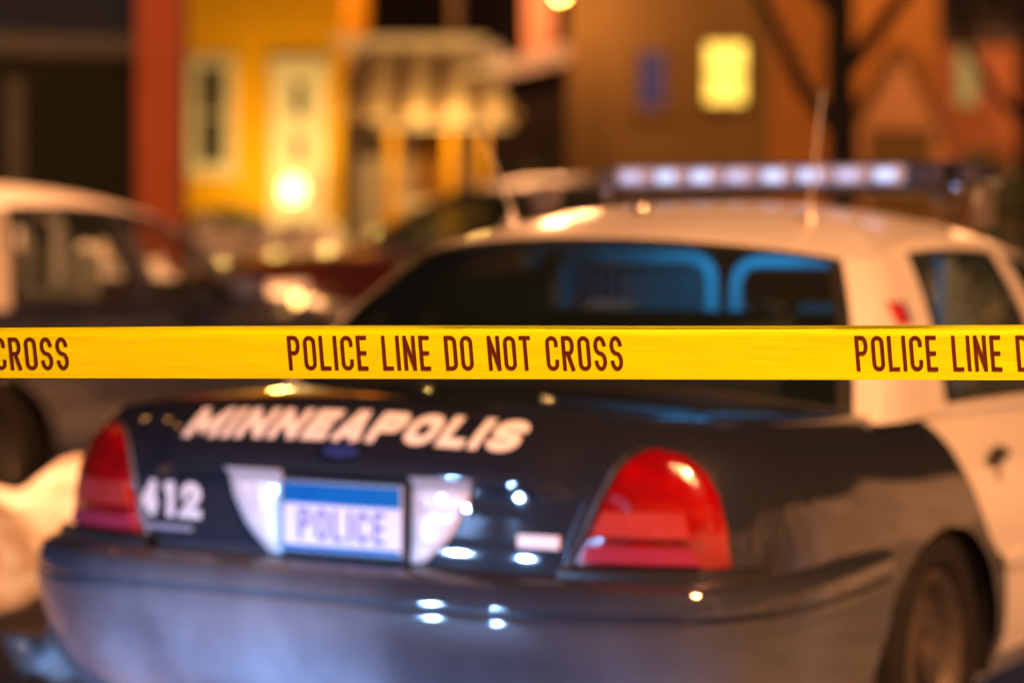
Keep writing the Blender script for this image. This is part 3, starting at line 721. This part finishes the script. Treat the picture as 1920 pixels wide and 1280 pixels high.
# ------------------------------------------------------------------ ground: one sheet, rising into the yards
def ground_h(p):
    f = (Vector((p[0], p[1], 0))-Vector((CAM.x, CAM.y, 0))).dot(FW)
    h = pw([(-400, 0), (15, 0), (20, .12), (26, .55), (34, 1.25), (42, 1.60), (70, 1.9), (400, 2.2)], f)
    return h
gv = []; gf = []; NG = 150
def gc(i): t = (i/NG-.5)*2; return math.copysign(abs(t)**2.6*380+abs(t)*12, t)
for i in range(NG+1):
    for j in range(NG+1):
        x, y = gc(i)+0, gc(j)+6; gv.append((x, y, ground_h((x, y))+.012*math.sin(x*2.1+y)*math.cos(y*1.7-x*.6)*(1 if abs(x) < 60 else 0)-.012))
for i in range(NG):
    for j in range(NG): gf.append((i*(NG+1)+j, (i+1)*(NG+1)+j, (i+1)*(NG+1)+j+1, i*(NG+1)+j+1))
tag(mesh('street_ground', gv, gf, M['slush'], None, 60), 'dark slushy night street rising into snowy yards', 'ground', kind='structure')

# snow banks
from mathutils import noise as nz
def snowbank(name, label, p0, p1, width, height, seed, base=0, kind=None):
    a, b = Vector(p0), Vector(p1); L = (b-a).length; t = (b-a).normalized(); n = Vector((-t.y, t.x, 0))
    ni, nj = max(20, int(L/.09)), 26; v = []; f = []
    for i in range(ni+1):
        for j in range(nj+1):
            u, q = i/ni, j/nj*2-1
            e = max(0, 1-abs(q)**2.2)*min(1, 6*u, 6*(1-u))**.5
            p = a+t*(L*u)+n*(q*width/2)
            h = nz.noise(Vector((p.x*1.1+seed, p.y*1.1, 0)))*.45+nz.noise(Vector((p.x*3.1+seed, p.y*3.1, 3)))*.38+nz.noise(Vector((p.x*8, p.y*8, seed)))*.22
            v.append((p.x, p.y, ground_h(p)+base-.05+height*e*(1+h)))
    for i in range(ni):
        for j in range(nj): f.append((i*(nj+1)+j, (i+1)*(nj+1)+j, (i+1)*(nj+1)+j+1, i*(nj+1)+j+1))
    o = mesh(name, v, f, M['snow'], None, 70); tag(o, label, 'snowbank', 'ploughed snow banks', kind); return o
snowbank('snowbank', 'lumpy ploughed snowbank beside the left rear bumper of the patrol car', (-2.1, -1.2, 0), (-2.3, 9, 0), 3.1, .50, 3, .09)
snowbank('snowbank', 'unseen snowbank added along the right kerb to reflect in the patrol car side', (5.6, -6, 0), (3.9, 18, 0), 2.4, 1.30, 41)  # added out of view for the brown reflection in the car side
snowbank('snowbank', 'snow heap behind the dark parked car with the white roof', V(-6.5, 17.6), V(-1.6, 17.0), 2.4, 1.28, 11)
snowbank('snowbank', 'bright snow mound at the foot of the yellow house', V(-4.6, 30.5), V(-1.9, 31.0), 2.6, .62, 23)
snowbank('snowbank', 'long snowbank in front of the brown house on the right', V(-.6, 25), V(7.5, 26), 2.4, .7, 31)

# ------------------------------------------------------------------ cars
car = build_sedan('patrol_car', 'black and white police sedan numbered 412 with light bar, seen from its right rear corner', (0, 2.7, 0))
point('cabin_glow', (.12, -.78, 1.42), 15, (.02, .44, 1.0), .10, car, spot=150, aim=(.2, .50, 1.18))  # added blue fill thrown from the ceiling at cage and seats
point('screen_glow', (.10, .42, 1.08), 14, (.04, .45, 1.0), .08, car)
pL = V(-2.8, 13.3)
build_sedan('parked_car', 'dark navy car with pale roof parked beyond the snowbank on the left', (pL.x, pL.y, -.01), .03, 'navy_paint', 'white_paint', 'navy_paint', False, sx=1.13, pillars='navy_paint', tint='clear_glass')
pM = V(.25, 19.8)
build_sedan('parked_car', 'maroon car parked behind the patrol car with greenish windscreen', (pM.x, pM.y, .22), R_(148), 'maroon_paint', 'trim', 'maroon_paint', False, sx=1.14)
pB = Vector((-4.9, -12.6, 0))
build_sedan('patrol_car', 'second police sedan behind the photographer with its headlights lit', pB, R_(-14), lit=True)
hx = Matrix.Rotation(R_(-14), 3, 'Z')
for s in (1, -1):
    q = pB+hx@Vector((s*.67, 2.78, .70))
    point('headlight_beam', q, 6600, (.27, .50, 1.0), .07, spot=33, aim=(.0 if s > 0 else -.5, 0, -1.93), blend=.6)

# ------------------------------------------------------------------ tape
def tape_mat():
    m = bpy.data.materials.new('tape_yellow'); m.use_nodes = True; nt = m.node_tree; b = nt.nodes['Principled BSDF']; o = nt.nodes['Material Output']
    b.inputs['Base Color'].default_value = (.84, .97, .002, 1); b.inputs['Roughness'].default_value = .34; b.inputs['Specular IOR Level'].default_value = .35
    tr = nt.nodes.new('ShaderNodeBsdfTranslucent'); tr.inputs[0].default_value = (.95, .85, .0, 1); mx = nt.nodes.new('ShaderNodeMixShader'); mx.inputs[0].default_value = .18
    nt.links.new(b.outputs[0], mx.inputs[1]); nt.links.new(tr.outputs[0], mx.inputs[2]); nt.links.new(mx.outputs[0], o.inputs[0])
    tc = nt.nodes.new('ShaderNodeTexCoord'); mp = nt.nodes.new('ShaderNodeMapping'); mp.inputs['Scale'].default_value = (3, 3, 28)
    n = nt.nodes.new('ShaderNodeTexNoise'); n.inputs['Scale'].default_value = 2.2; n.inputs['Detail'].default_value = 3
    bp = nt.nodes.new('ShaderNodeBump'); bp.inputs['Strength'].default_value = .6; bp.inputs['Distance'].default_value = .004
    nt.links.new(tc.outputs['Object'], mp.inputs[0]); nt.links.new(mp.outputs[0], n.inputs[0]); nt.links.new(n.outputs[0], bp.inputs['Height']); nt.links.new(bp.outputs[0], b.inputs['Normal'])
    return m
M['tape_yellow'] = tape_mat(); M['tape_ink'] = mat('tape_ink', (.075, .012, .002), .4, noise=(30, (.11, .018, .003), .3))
TL0, TR0 = -4.2, 2.4                                     # along the tape, metres right of the view axis
def tape_pt(a, b, lift=0):                               # a along, b 0..1 up the width
    dep = 3.56-.055*max(a, -1.5)
    zc = 1.2145+.0115*a; wv = .0768
    top_dip = .0022*math.sin(a*2.3+.4)-.0012*math.sin(a*5.1)
    tw = .10*math.sin(a*1.3+.5)                           # slow twist
    off = (b-.5)*wv*tw*.5+.0022*math.sin(a*4.1+b*2.5)*(b*b)+.004*math.exp(-((b-.93)/.05)**2)*(.3+.7*max(0, math.sin(a*1.7+1.2)))
    p = CAM+RW*a+FW*(dep+off-lift)
    return Vector((p.x, p.y, zc+(b-.5)*wv+top_dip*b-.0045*a))
tv = []; tf = []; na, nb = 520, 16
for i in range(na+1):
    for j in range(nb+1): tv.append(tape_pt(lerp(TL0, TR0, i/na), j/nb))
for i in range(na):
    for j in range(nb): tf.append((i*(nb+1)+j, (i+1)*(nb+1)+j, (i+1)*(nb+1)+j+1, i*(nb+1)+j+1))
tape = mesh('barrier_tape', tv, tf, M['tape_yellow'], None, 60)
tag(tape, 'yellow plastic tape reading POLICE LINE DO NOT CROSS stretched across the picture', 'barrier tape')
for k in range(-5, 3):
    a0 = -.3245+(.822 if k > 0 else .811)*k
    if a0 < TL0 or a0+.5 > TR0: continue
    text_mesh('tape_lettering', 'POLICE LINE DO NOT CROSS', .0500, .40, .118, .118,
              lambda x, y, l, a0=a0: tape_pt(a0+x, .157+y/.0768*1.0, .0006+l), M['tape_ink'], tape, shear=-.10, total=.487, sub=.2)
# posts the tape is tied to
M['galv'] = mat('galv', (.35, .35, .34), .5, .6, noise=(8, (.25, .25, .24), .3))
for a, lab in ((TL0, 'galvanised sign post holding the left end of the tape'), (TR0, 'galvanised sign post holding the right end of the tape')):
    q = tape_pt(a, .5); po = empty('sign_post', lab, 'post', (q.x, q.y, 0), YAW, 'posts holding the tape')
    pm = MB(); pm.box((0, 0, 1.1), (.05, .035, 2.2), bev=.004); pm.build('post', M['galv'], po)
    tm = MB(); tm.tube([(-.03, -.025, 1.15), (.03, -.025, 1.16), (.032, .022, 1.15), (-.03, .022, 1.14), (-.03, -.025, 1.15)], .012, 8); tm.build('tape_knot', M['tape_yellow'], po, 50)

# ------------------------------------------------------------------ street lamps
M['sodium'] = mat('sodium', (.8, .5, .2), .3, emit=(1, .42, .10), estr=40, noise=(10, (.8, .5, .2), .3))
SOD = (1.0, .405, .15)
def street_lamp(label, r, f, h, e, arm=1.6, toward=0, rad=.16, beam=None):
    b = V(r, f); b.z = ground_h(b); o = empty('street_lamp', label, 'street lamp', b, YAW+toward, 'sodium street lamps')
    p = MB(); p.tube([(0, 0, 0), (0, 0, h*.5), (0, 0, h)], [.11, .09, .06], 12); p.lathe([(.19, 0), (.19, .12), (.12, .3)], (0, 0, 0), 'z', 16); p.build('pole', M['galv'], o, 40)
    a = MB(); a.tube([(0, 0, h-.25), (arm*.4, 0, h+.02), (arm, 0, h+.12)], .035, 10); a.build('arm', M['galv'], o, 40)
    hd = MB(); hd.box((arm+.22, 0, h+.13), (.62, .26, .14), bev=.05); hd.build('lamp_head', M['galv'], o, 40)
    ln = MB(); ln.box((arm+.26, 0, h+.045), (.36, .2, .04), bev=.015); ln.build('lens', M['sodium'], o, 40)
    if beam:                                           # spot cone added to steer the light away from the patrol car
        im = Matrix.Rotation(-(YAW+toward), 3, 'Z'); point('sodium_light', (arm+.26, 0, h-.02-rad), e, SOD, rad, o, spot=beam[1], aim=im@(Vector(beam[0])-b), blend=.4)
    else: point('sodium_light', (arm+.26, 0, h-.02-rad), e, SOD, rad, o)
    return o
street_lamp('sodium street lamp on the kerb behind the photographer', 4.9, .6, 6.4, 5300, 1.5, math.pi)
M['warm_bulb'] = mat('warm_bulb', (.8, .5, .2), .3, emit=(1, .42, .10), estr=9, noise=(10, (.8, .5, .2), .3))
wl_p = V(X(1046, 31.9), 31.9); wl_p.z = Z(-10, 31.9)
wlo = empty('wall_lamp', 'small orange lamp on a bracket at the upper left corner of the brown house', 'lamp', wl_p, YAW)
q = MB(); q.tube([(.12, 1.15, .12), (.05, .4, .2), (0, 0, .16)], .02, 8); q.build('bracket', M['trim'], wlo, 40)
q = MB(); q.lathe([(.13, 0), (.10, .10), (.02, .16)], (0, 0, 0), 'z', 16); q.build('lamp_shade', M['trim'], wlo, 40)
q = MB(); q.lathe([(.001, -.07), (.06, -.05), (.08, 0), (.001, .01)], (0, 0, 0), 'z', 16); q.build('bulb', M['warm_bulb'], wlo, 40)
point('sodium_light', (0, -.05, -.18), 330, SOD, .08, wlo)
street_lamp('out-of-view sodium lamp added behind the porch house to light the chimney', X(850, 45), 45, 7.6, 2200, .6)  # added to light the chimney behind; its head stays above the view
street_lamp('sodium street lamp down the street on the far right', 8.6, 26.0, 6.5, 3000, 1.5, math.pi)
street_lamp('sodium street lamp on the far left pavement', -9.0, 9.5, 6.5, 15000, 1.5, beam=(V(-4.2, 15.5, .8), 128))

# ------------------------------------------------------------------ houses
def siding(name, c, c2, kind='boards', sc_=3.2):
    M[name] = mat(name, c, .85, 0, .12, noise=(1.3, c2, .35), bump=(kind, sc_, .6))
siding('orange_siding', (.40, .19, .05), (.32, .15, .035)); siding('yellow_siding', (.80, .44, .012), (.70, .37, .010)); siding('brown_siding', (.098, .066, .022), (.078, .05, .016)); siding('white_siding', (.60, .55, .48), (.50, .46, .40))
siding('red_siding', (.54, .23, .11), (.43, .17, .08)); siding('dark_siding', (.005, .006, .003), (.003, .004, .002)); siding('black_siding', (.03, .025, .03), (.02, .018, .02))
siding('brick', (.17, .042, .02), (.12, .03, .014), 'brick', 4); M['pole_wood'] = mat('pole_wood', (.06, .04, .03), .9, noise=(9, (.04, .03, .02), .3))
M['shingle'] = mat('shingle', (.10, .085, .08), .9, noise=(3, (.06, .05, .05), .3), bump=('noise', 12, .5))
M['snow_roof'] = mat('snow_roof', (.66, .64, .66), .6, noise=(2, (.5, .48, .48), .3))
M['white_trim'] = mat('white_trim', (.74, .70, .62), .5, noise=(4, (.66, .62, .55), .3))
M['lit_pane'] = mat('lit_pane', (.8, .7, .3), .3, emit=(.92, .80, .10), estr=1.25, noise=(3, (.8, .7, .3), .3))
M['green_pane'] = mat('green_pane', (.3, .35, .15), .3, emit=(.33, .36, .12), estr=.38, noise=(3, (.3, .3, .15), .3))
M['blue_pane'] = mat('blue_pane', (.012, .02, .08), .5, 0, .1, emit=(.006, .014, .08), estr=.5, noise=(3, (.02, .03, .1), .3))
M['porch_lamp'] = mat('porch_lamp', (1, .8, .5), .3, emit=(1, .74, .36), estr=3.2, noise=(3, (1, .8, .5), .3))
M['red_ornament'] = mat('red_ornament', (.5, .03, .01), .5, noise=(12, (.35, .02, .01), .3))
def window(parent, x, z, w_, h_, pane, y=0, fr=.09, frame='white_trim', bars=True):
    f = MB()
    for (cx, cz, a, b) in ((x, z+h_/2-fr/2, w_, fr), (x, z-h_/2+fr/2, w_, fr), (x-w_/2+fr/2, z, fr, h_-2*fr), (x+w_/2-fr/2, z, fr, h_-2*fr)):
        f.box((cx, y-.03, cz), (a, .06, b))
    if bars: f.box((x, y-.022, z), (w_-2*fr, .044, .04)); f.box((x, y-.02, z+h_*.0), (.025, .038, h_-2*fr))
    f.box((x, y-.05, z-h_/2-.025), (w_+.08, .10, .05))
    fo = f.build('window', M[frame], parent)
    p = MB(); p.box((x, y-.008, z), (w_-2*fr, .012, h_-2*fr)); p.build('pane', M[pane], fo); return fo
def house(label, r, f, wd, dp, h, wall, rz=0, roofh=1.8, gable='side', roof='shingle', z0=None, eave=.35, cat='house', name='house'):
    """local origin: front left corner on the ground; x along the front, y into the depth"""
    b = V(r, f); b.z = (ground_h(b) if z0 is None else z0)-.05
    o = empty(name, label, cat, b, YAW+rz)
    w = MB(); w.box((wd/2, dp/2, h/2), (wd, dp, h))
    if gable == 'front': w.add([(0, .0, h), (wd, .0, h), (wd/2, .0, h+roofh), (0, dp, h), (wd, dp, h), (wd/2, dp, h+roofh)], [(0, 1, 2), (3, 5, 4), (0, 2, 5, 3), (1, 4, 5, 2)])
    w.build('wall', M[wall], o)
    rf = MB(); e = eave; t = .14
    if gable == 'front':
        s = roofh/(wd/2)
        for sg in (1, -1):
            xa, xb = wd/2+sg*(wd/2+e), wd/2; za, zb = h-e*s, h+roofh
            P = [(xa, -e, za), (xb, -e, zb), (xb, dp+e, zb), (xa, dp+e, za)]
            rf.add([Vector(p)+Vector((0, 0, .02)) for p in P]+[Vector(p)+Vector((0, 0, .02+t)) for p in P], [(0, 1, 2, 3), (4, 5, 6, 7), (0, 1, 5, 4), (1, 2, 6, 5), (2, 3, 7, 6), (3, 0, 4, 7)])
    elif gable == 'side':
        s = roofh/(dp/2)
        for sg in (1, -1):
            ya, yb = dp/2+sg*(dp/2+e), dp/2; za, zb = h-e*s, h+roofh
            P = [(-e, ya, za), (wd+e, ya, za), (wd+e, yb, zb), (-e, yb, zb)]
            rf.add([Vector(p)+Vector((0, 0, .02)) for p in P]+[Vector(p)+Vector((0, 0, .02+t)) for p in P], [(0, 1, 2, 3), (4, 5, 6, 7), (0, 1, 5, 4), (1, 2, 6, 5), (2, 3, 7, 6), (3, 0, 4, 7)])
        w2 = MB(); w2.add([(0, 0, h), (0, dp, h), (0, dp/2, h+roofh), (wd, 0, h), (wd, dp, h), (wd, dp/2, h+roofh)], [(0, 1, 2), (3, 5, 4), (0, 2, 5, 3)]); w2.build('gable_wall', M[wall], o)
    rf.build('roof', M[roof], o)
    return o

# 1 dark building on the left
F = 22.0
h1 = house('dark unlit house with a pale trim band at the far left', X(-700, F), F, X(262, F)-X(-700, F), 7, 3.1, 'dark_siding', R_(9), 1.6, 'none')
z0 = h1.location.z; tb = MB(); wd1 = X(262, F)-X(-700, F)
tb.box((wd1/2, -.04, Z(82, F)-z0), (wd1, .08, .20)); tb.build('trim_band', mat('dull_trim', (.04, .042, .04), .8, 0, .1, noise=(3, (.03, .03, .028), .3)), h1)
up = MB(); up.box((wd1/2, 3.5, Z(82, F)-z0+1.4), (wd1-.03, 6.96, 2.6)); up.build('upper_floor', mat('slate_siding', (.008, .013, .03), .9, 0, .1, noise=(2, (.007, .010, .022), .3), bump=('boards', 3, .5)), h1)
rr = MB(); rr.box((wd1/2, 3.5, Z(82, F)-z0+2.8), (wd1+.6, 7.6, .2), bev=.03); rr.build('roof', M['shingle'], h1)
cb = MB(); cb.box((X(15, F)-X(-700, F), -.03, 1.4), (.16, .06, 2.6)); cb.build('corner_board', M['dull_trim'] if 'dull_trim' in M else bpy.data.materials['dull_trim'], h1)
window(h1, X(-300, F)-X(-700, F), 1.5, 1.0, 1.3, 'pane_glass')
# 2 brick chimney
F = 21.4; b = V(X(296, F), F); ch = empty('brick_chimney', 'tall red brick chimney stack between the dark and the yellow house', 'chimney', (b.x, b.y, ground_h(b)-.05), YAW)
c = MB(); wq = X(336, F)-X(255, F); c.box((0, .25, 3.2), (wq, .5, 6.4)); c.build('stack', M['brick'], ch)
c = MB(); c.box((0, .25, 6.47), (wq+.1, .6, .14), bev=.02); c.build('cap', M['steel'], ch)
# 3 yellow house
F = 42.0
x0 = X(180, F); wd3 = X(638, F)-x0
h3 = house('bright yellow clapboard house lit by its porch lamp', x0, F, wd3, 8, 6.6, 'yellow_siding', 0, 2.2, 'side'); z0 = h3.location.z
window(h3, X(396, F)-x0, Z(220, F)-z0, .82, 2.0, 'pane_glass', fr=.17)
# door with surround
dx = X(560, F)-x0; s = MB()
zt, zb = Z(112, F)-z0, .25
for sx_ in (-1, 1): s.box((dx+sx_*.36, -.05, (zt+zb)/2), (.22, .10, zt-zb), bev=.01)
s.box((dx, -.06, zt-.16), (1.0, .12, .34), bev=.01); s.build('door_surround', M['white_trim'], h3)
d = MB(); d.box((dx, -.02, (zt-.33+zb)/2), (.50, .05, zt-.33-zb)); dr = d.build('door', M['white_trim'], h3)
d = MB(); d.box((dx, -.052, Z(190, F)-z0), (.20, .015, .62)); d.build('door_pane', M['pane_glass'], dr)
d = MB(); d.lathe([(.001, -.03), (.03, -.02), (.03, 0)], (dx+.19, -.045, 1.2), 'y', 12); d.build('handle', M['chrome'], dr, 40)
d = MB(); d.box((dx, -.10, Z(285, F)-z0), (.17, .06, .42), bev=.02); d.build('door_ornament', M['red_ornament'], dr)
st = MB(); st.box((dx, -.7, .10), (1.5, 1.4, .22)); st.box((dx, -1.55, .0), (1.5, .35, .14)); st.build('steps', M['white_trim'], h3)
lm = MB(); lm.lathe([(.001, -.22), (.15, -.15), (.2, 0), (.15, .15), (.001, .22)], (dx, -1.1, Z(362, F)-z0), 'z', 16); lo = lm.build('porch_lamp', M['porch_lamp'], h3, 50)
lm = MB(); lm.tube([(dx, -1.1, 0), (dx, -1.1, Z(362, F)-z0-.15)], .03, 8); lm.build('lamp_post', M['trim'], lo, 40)
point('porch_glow', (dx-.35, -1.75, Z(362, F)-z0+.05), 150, (1, .62, .16), .12, h3)
point('porch_glow', (dx+.5, -1.9, Z(300, F)-z0), 90, (1, .62, .16), .12, h3)
# 4 porch house
F = 38.0; x0 = X(648, F)+.02; wd4 = X(880, F)-x0
h4 = house('pale house with a small gabled porch and lit awnings', x0, F, wd4, 6, Z(92, F)-ground_h(V(x0, F))+.05, 'white_siding', 0, .22, 'side', 'white_trim', eave=.22); z0 = h4.location.z
window(h4, X(686, F)-x0, Z(275, F)-z0, .42, .62, 'pane_glass', fr=.09)
dd = MB(); dd.box((X(812, F)-x0, -.03, 1.2), (.62, .06, 2.1)); dr = dd.build('door', M['orange_siding'], h4); dd = MB(); dd.lathe([(.001, -.03), (.03, -.02), (.03, 0)], (X(812, F)-x0+.2, -.06, 1.1), 'y', 12); dd.build('handle', M['chrome'], dr, 40)
for u in (742, 848, 905):
    p = MB(); p.box((X(u, F)-x0, -1.35, .84), (.15 if u < 900 else .12, .14, 1.68), bev=.01); p.box((X(u, F)-x0, -1.35, .25), (.26, .24, .5), bev=.01); p.build('porch_post', M['yellow_siding'], h4)  # yellow colour here is the warm light on the posts, painted in
rl = MB(); rl.box((X(795, F)-x0, -1.32, .62), (.75, .06, .07)); [rl.box((X(795, F)-x0-.33+.11*i, -1.32, .35), (.03, .03, .5)) for i in range(7)]; rl.build('porch_railing', M['white_trim'], h4)
def striped(name, c, c2, k):
    m = mat(name, c, .8, 0, .1); nt = m.node_tree; w_ = nt.nodes.new('ShaderNodeTexWave'); w_.bands_direction = 'X'; w_.inputs['Scale'].default_value = k; w_.inputs['Distortion'].default_value = .6
    r = nt.nodes.new('ShaderNodeValToRGB'); r.color_ramp.elements[0].color = (*c, 1); r.color_ramp.elements[1].color = (*c2, 1); r.color_ramp.elements[0].position = .42; r.color_ramp.elements[1].position = .58
    tc = nt.nodes.new('ShaderNodeTexCoord'); nt.links.new(tc.outputs['Object'], w_.inputs[0]); nt.links.new(w_.outputs['Fac'], r.inputs[0]); nt.links.new(r.outputs[0], nt.nodes['Principled BSDF'].inputs['Base Color']); M[name] = m
striped('awning_cloth', (.62, .50, .36), (.20, .13, .08), .55)
def slab(parent, name, P, t, m):
    P = [Vector(p) for p in P]; n = (P[1]-P[0]).cross(P[2]-P[0]).normalized()*t
    return MB().add(P+[p+n for p in P], [(0, 1, 2, 3), (4, 5, 6, 7), (0, 1, 5, 4), (1, 2, 6, 5), (2, 3, 7, 6), (3, 0, 4, 7)]).build(name, m, parent)
L = lambda u, v, y: (X(u, F)-x0, y, Z(v, F)-z0)
slab(h4, 'porch_roof', [L(655, 240, -1.7), L(972, 236, -1.7), L(885, 112, -.02), L(690, 108, -.02)], .10, M['awning_cloth'])
slab(h4, 'porch_soffit', [L(715, 252, -1.5), L(955, 248, -1.5), L(955, 240, -1.4), L(715, 244, -1.4)], .06, M['white_trim'])
slab(h4, 'awning', [L(870, 150, -.9), L(955, 140, -.9), L(935, 95, -.1), L(875, 100, -.1)], .06, M['white_trim'])
point('porch_glow', (X(835, F)-x0, -2.6, Z(215, F)-z0), 210, (1, .55, .14), .12, h4)  # added warm fill before the porch to brighten it; no lamp here
# 5 dark house behind with chimney
F = 48.0; x0 = X(860, F); wd5 = X(1100, F)-x0
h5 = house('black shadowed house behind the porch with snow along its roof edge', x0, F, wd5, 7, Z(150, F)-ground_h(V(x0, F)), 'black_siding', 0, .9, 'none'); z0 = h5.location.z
slab(h5, 'roof', [(X(930, F)-x0, -.3, Z(152, F)-z0), (X(1105, F)-x0, -.3, Z(108, F)-z0), (X(1105, F)-x0, 7, Z(60, F)-z0), (X(930, F)-x0, 7, Z(110, F)-z0)], .35, M['snow_roof'])
c = MB(); c.box((X(1008, F)-x0, 1.2, Z(40, F)-z0), (.58, .5, 1.9)); c.build('chimney', mat('pale_brick', (.72, .40, .28), .8, noise=(4, (.6, .32, .22), .3), bump=('brick', 5, .4)), h5)
window(h5, X(900, F)-x0, 1.6, .7, 1.0, 'pane_glass', frame='black_siding')
# 6 brown house
F = 33.0; x0 = X(1062, F); wd6 = X(1432, F)-x0
h6 = house('tan brown house with one window lit bright yellow', x0, F, wd6, 6, 6.2, 'brown_siding', R_(-7), 1.6, 'front'); z0 = h6.location.z
window(h6, X(1218, F)-x0, Z(152, F)-z0, .52, .92, 'blue_pane', fr=.09, frame='brown_siding', bars=False)
window(h6, X(1355, F)-x0, Z(139, F)-z0, .62, .90, 'lit_pane', fr=.06, frame='brown_siding')
cbm = MB(); cbm.box((X(1428, F)-x0, -.02, 3.1), (.14, .06, 6.2)); cbm.build('corner_board', M['brown_siding'], h6)
# orange side building
F = 35.0; x0 = X(1436, F)
h6b = house('narrow orange lit wall between the brown house and the tree', x0, F, X(1752, F)-x0, 5, 4.9, 'orange_siding', 0, 1.2, 'side', cat='house')
# 7 gabled brown garage
F = 34.0; x0 = X(1600, F)
siding('tan_siding', (.36, .20, .10), (.29, .15, .07))
h7 = house('low brown gabled garage left of the red house', x0, F, X(1765, F)-x0, 5, Z(240, F)-ground_h(V(x0, F)), 'tan_siding', 0, 1.1, 'front', 'brown_siding', eave=.1); z0 = h7.location.z
gd = MB(); gd.box(((X(1765, F)-x0)/2, -.03, .95), (.9, .06, 1.8)); gd.build('garage_door', M['brown_siding'], h7)
# 8 red house
F = 37.0; x0 = X(1745, F); wd8 = X(1900, F)-x0
h8 = house('reddish house with a narrow greenish window on the right', x0, F, wd8, 5, Z(58, F)-ground_h(V(x0, F)), 'red_siding', 0, .9, 'side'); z0 = h8.location.z
window(h8, X(1806, F)-x0, Z(140, F)-z0, .42, .98, 'green_pane', fr=.06, frame='red_siding', bars=False)
F = 43.0; x0 = X(1880, F)
h9 = house('dark house at the far right edge', x0, F, 6, 6, 5.2, 'black_siding', 0, 2.0, 'front')
window(h9, 3, 2.2, .8, 1.1, 'pane_glass', frame='black_siding')
F = 60.0; x0 = X(300, F)
h10 = house('unlit dark house far behind the porch and chimney', x0, F, X(1700, F)-x0, 8, 6.5, 'black_siding', 0, 2.5, 'side')
window(h10, 3, 2.2, .8, 1.1, 'pane_glass', frame='black_siding')

# ------------------------------------------------------------------ trees and shrubs
M['bark'] = mat('bark', (.009, .009, .010), .95, 0, .05, noise=(9, (.006, .006, .007), .3), bump=('noise', 14, .9))
M['needles'] = mat('needles', (.035, .05, .025), .8, noise=(5, (.02, .03, .015), .3))
def tree(label, r, f, h, rad, seed, lean=0, first=1.6):
    rnd = random.Random(seed); b = V(r, f); o = empty('bare_tree', label, 'tree', (b.x, b.y, ground_h(b)-.05), YAW)
    T_ = MB(); pts = [(lean*k/8+.04*math.sin(k*1.7+seed), .03*math.cos(k+seed), h*k/8) for k in range(9)]
    T_.tube(pts, [rad*(1-.75*k/8)*(1.35 if k == 0 else 1) for k in range(9)], 12); T_.build('trunk', M['bark'], o, 60)
    C_ = MB()
    def br(p, d, l, r_, n):
        q = [p]
        for k in range(4): d = (d+Vector((rnd.uniform(-.2, .2), rnd.uniform(-.2, .2), rnd.uniform(0, .22)))).normalized(); q.append(q[-1]+d*l/4)
        C_.tube(q, [r_*(1-.17*k) for k in range(5)], 6)
        if n: [br(q[rnd.randint(2, 4)], (d+Vector((rnd.uniform(-.9, .9), rnd.uniform(-.9, .9), rnd.uniform(-.2, .6)))).normalized(), l*.62, r_*.5, n-1) for _ in range(3)]
    for k in range(11):
        z = lerp(first, h*.97, k/10); i = z/h*8; a = int(i); p = Vector(pts[min(a, 8)]).lerp(Vector(pts[min(a+1, 8)]), i-a)
        an = rnd.uniform(0, 6.28) if k > 1 else (math.pi-.2, .1)[k]
        br(p, Vector((math.cos(an), math.sin(an)*.7, .95)).normalized(), h*.30*(1-.4*k/10), rad*(.55-.035*k), 2)
    C_.build('crown', M['bark'], o, 60); return o
tree('bare dark tree standing between the brown and the red house', X(1572, 21), 21, 7.5, .165, 5, .02, 2.2)
tree('bare tree in shadow at the right edge of the view', X(1935, 24), 24, 7, .12, 9, -.1, 2.2)
tree('bare tree behind the porch house', X(690, 52), 52, 9, .16, 14, .2, 3)
def shrub(label, r, f, wx, h, seed, n=900):
    rnd = random.Random(seed); b = V(r, f); o = empty('evergreen_shrub', label, 'shrub', (b.x, b.y, ground_h(b)-.03), YAW, 'dark evergreen shrubs')
    s = MB(); s.tube([(0, 0, 0), (0, 0, h*.6)], [.04, .02], 7); s.build('stem', M['bark'], o)
    c = MB()
    for _ in range(n):
        t = rnd.random()**.7; a = rnd.uniform(0, 6.28); q = rnd.random()**.4
        rr_ = wx/2*math.sqrt(max(0, 1-(t*1.6-.6)**2 if t > .375 else 1))*q*(.8+.3*math.sin(a*3+seed))
        p = Vector((rr_*math.cos(a), rr_*math.sin(a), h*t)); d = Vector((rnd.uniform(-1, 1), rnd.uniform(-1, 1), rnd.uniform(-.3, 1))).normalized(); e = d.cross(Vector((rnd.uniform(-1, 1), rnd.uniform(-1, 1), .3))).normalized()
        l = rnd.uniform(.06, .13); c.add([p-e*l*.3, p+d*l, p+e*l*.3, p-d*l*.3], [(0, 1, 2, 3)])
    c.build('foliage', M['needles'], o); return o
for u, f, wx, h, sd, lab in ((1895, 15.5, 1.3, 1.85, 3, 'dark evergreen shrub at the right edge beyond the light bar'), (430, 40.5, 2.0, .42, 4, 'low dark shrub under the yellow house window'),
                             (985, 30, 1.6, 1.5, 6, 'dark shrub in front of the black shadowed house'), (1840, 30, 1.8, 1.7, 8, 'dark shrub at the foot of the reddish house')):
    shrub(lab, X(u, f), f, wx, h, sd)
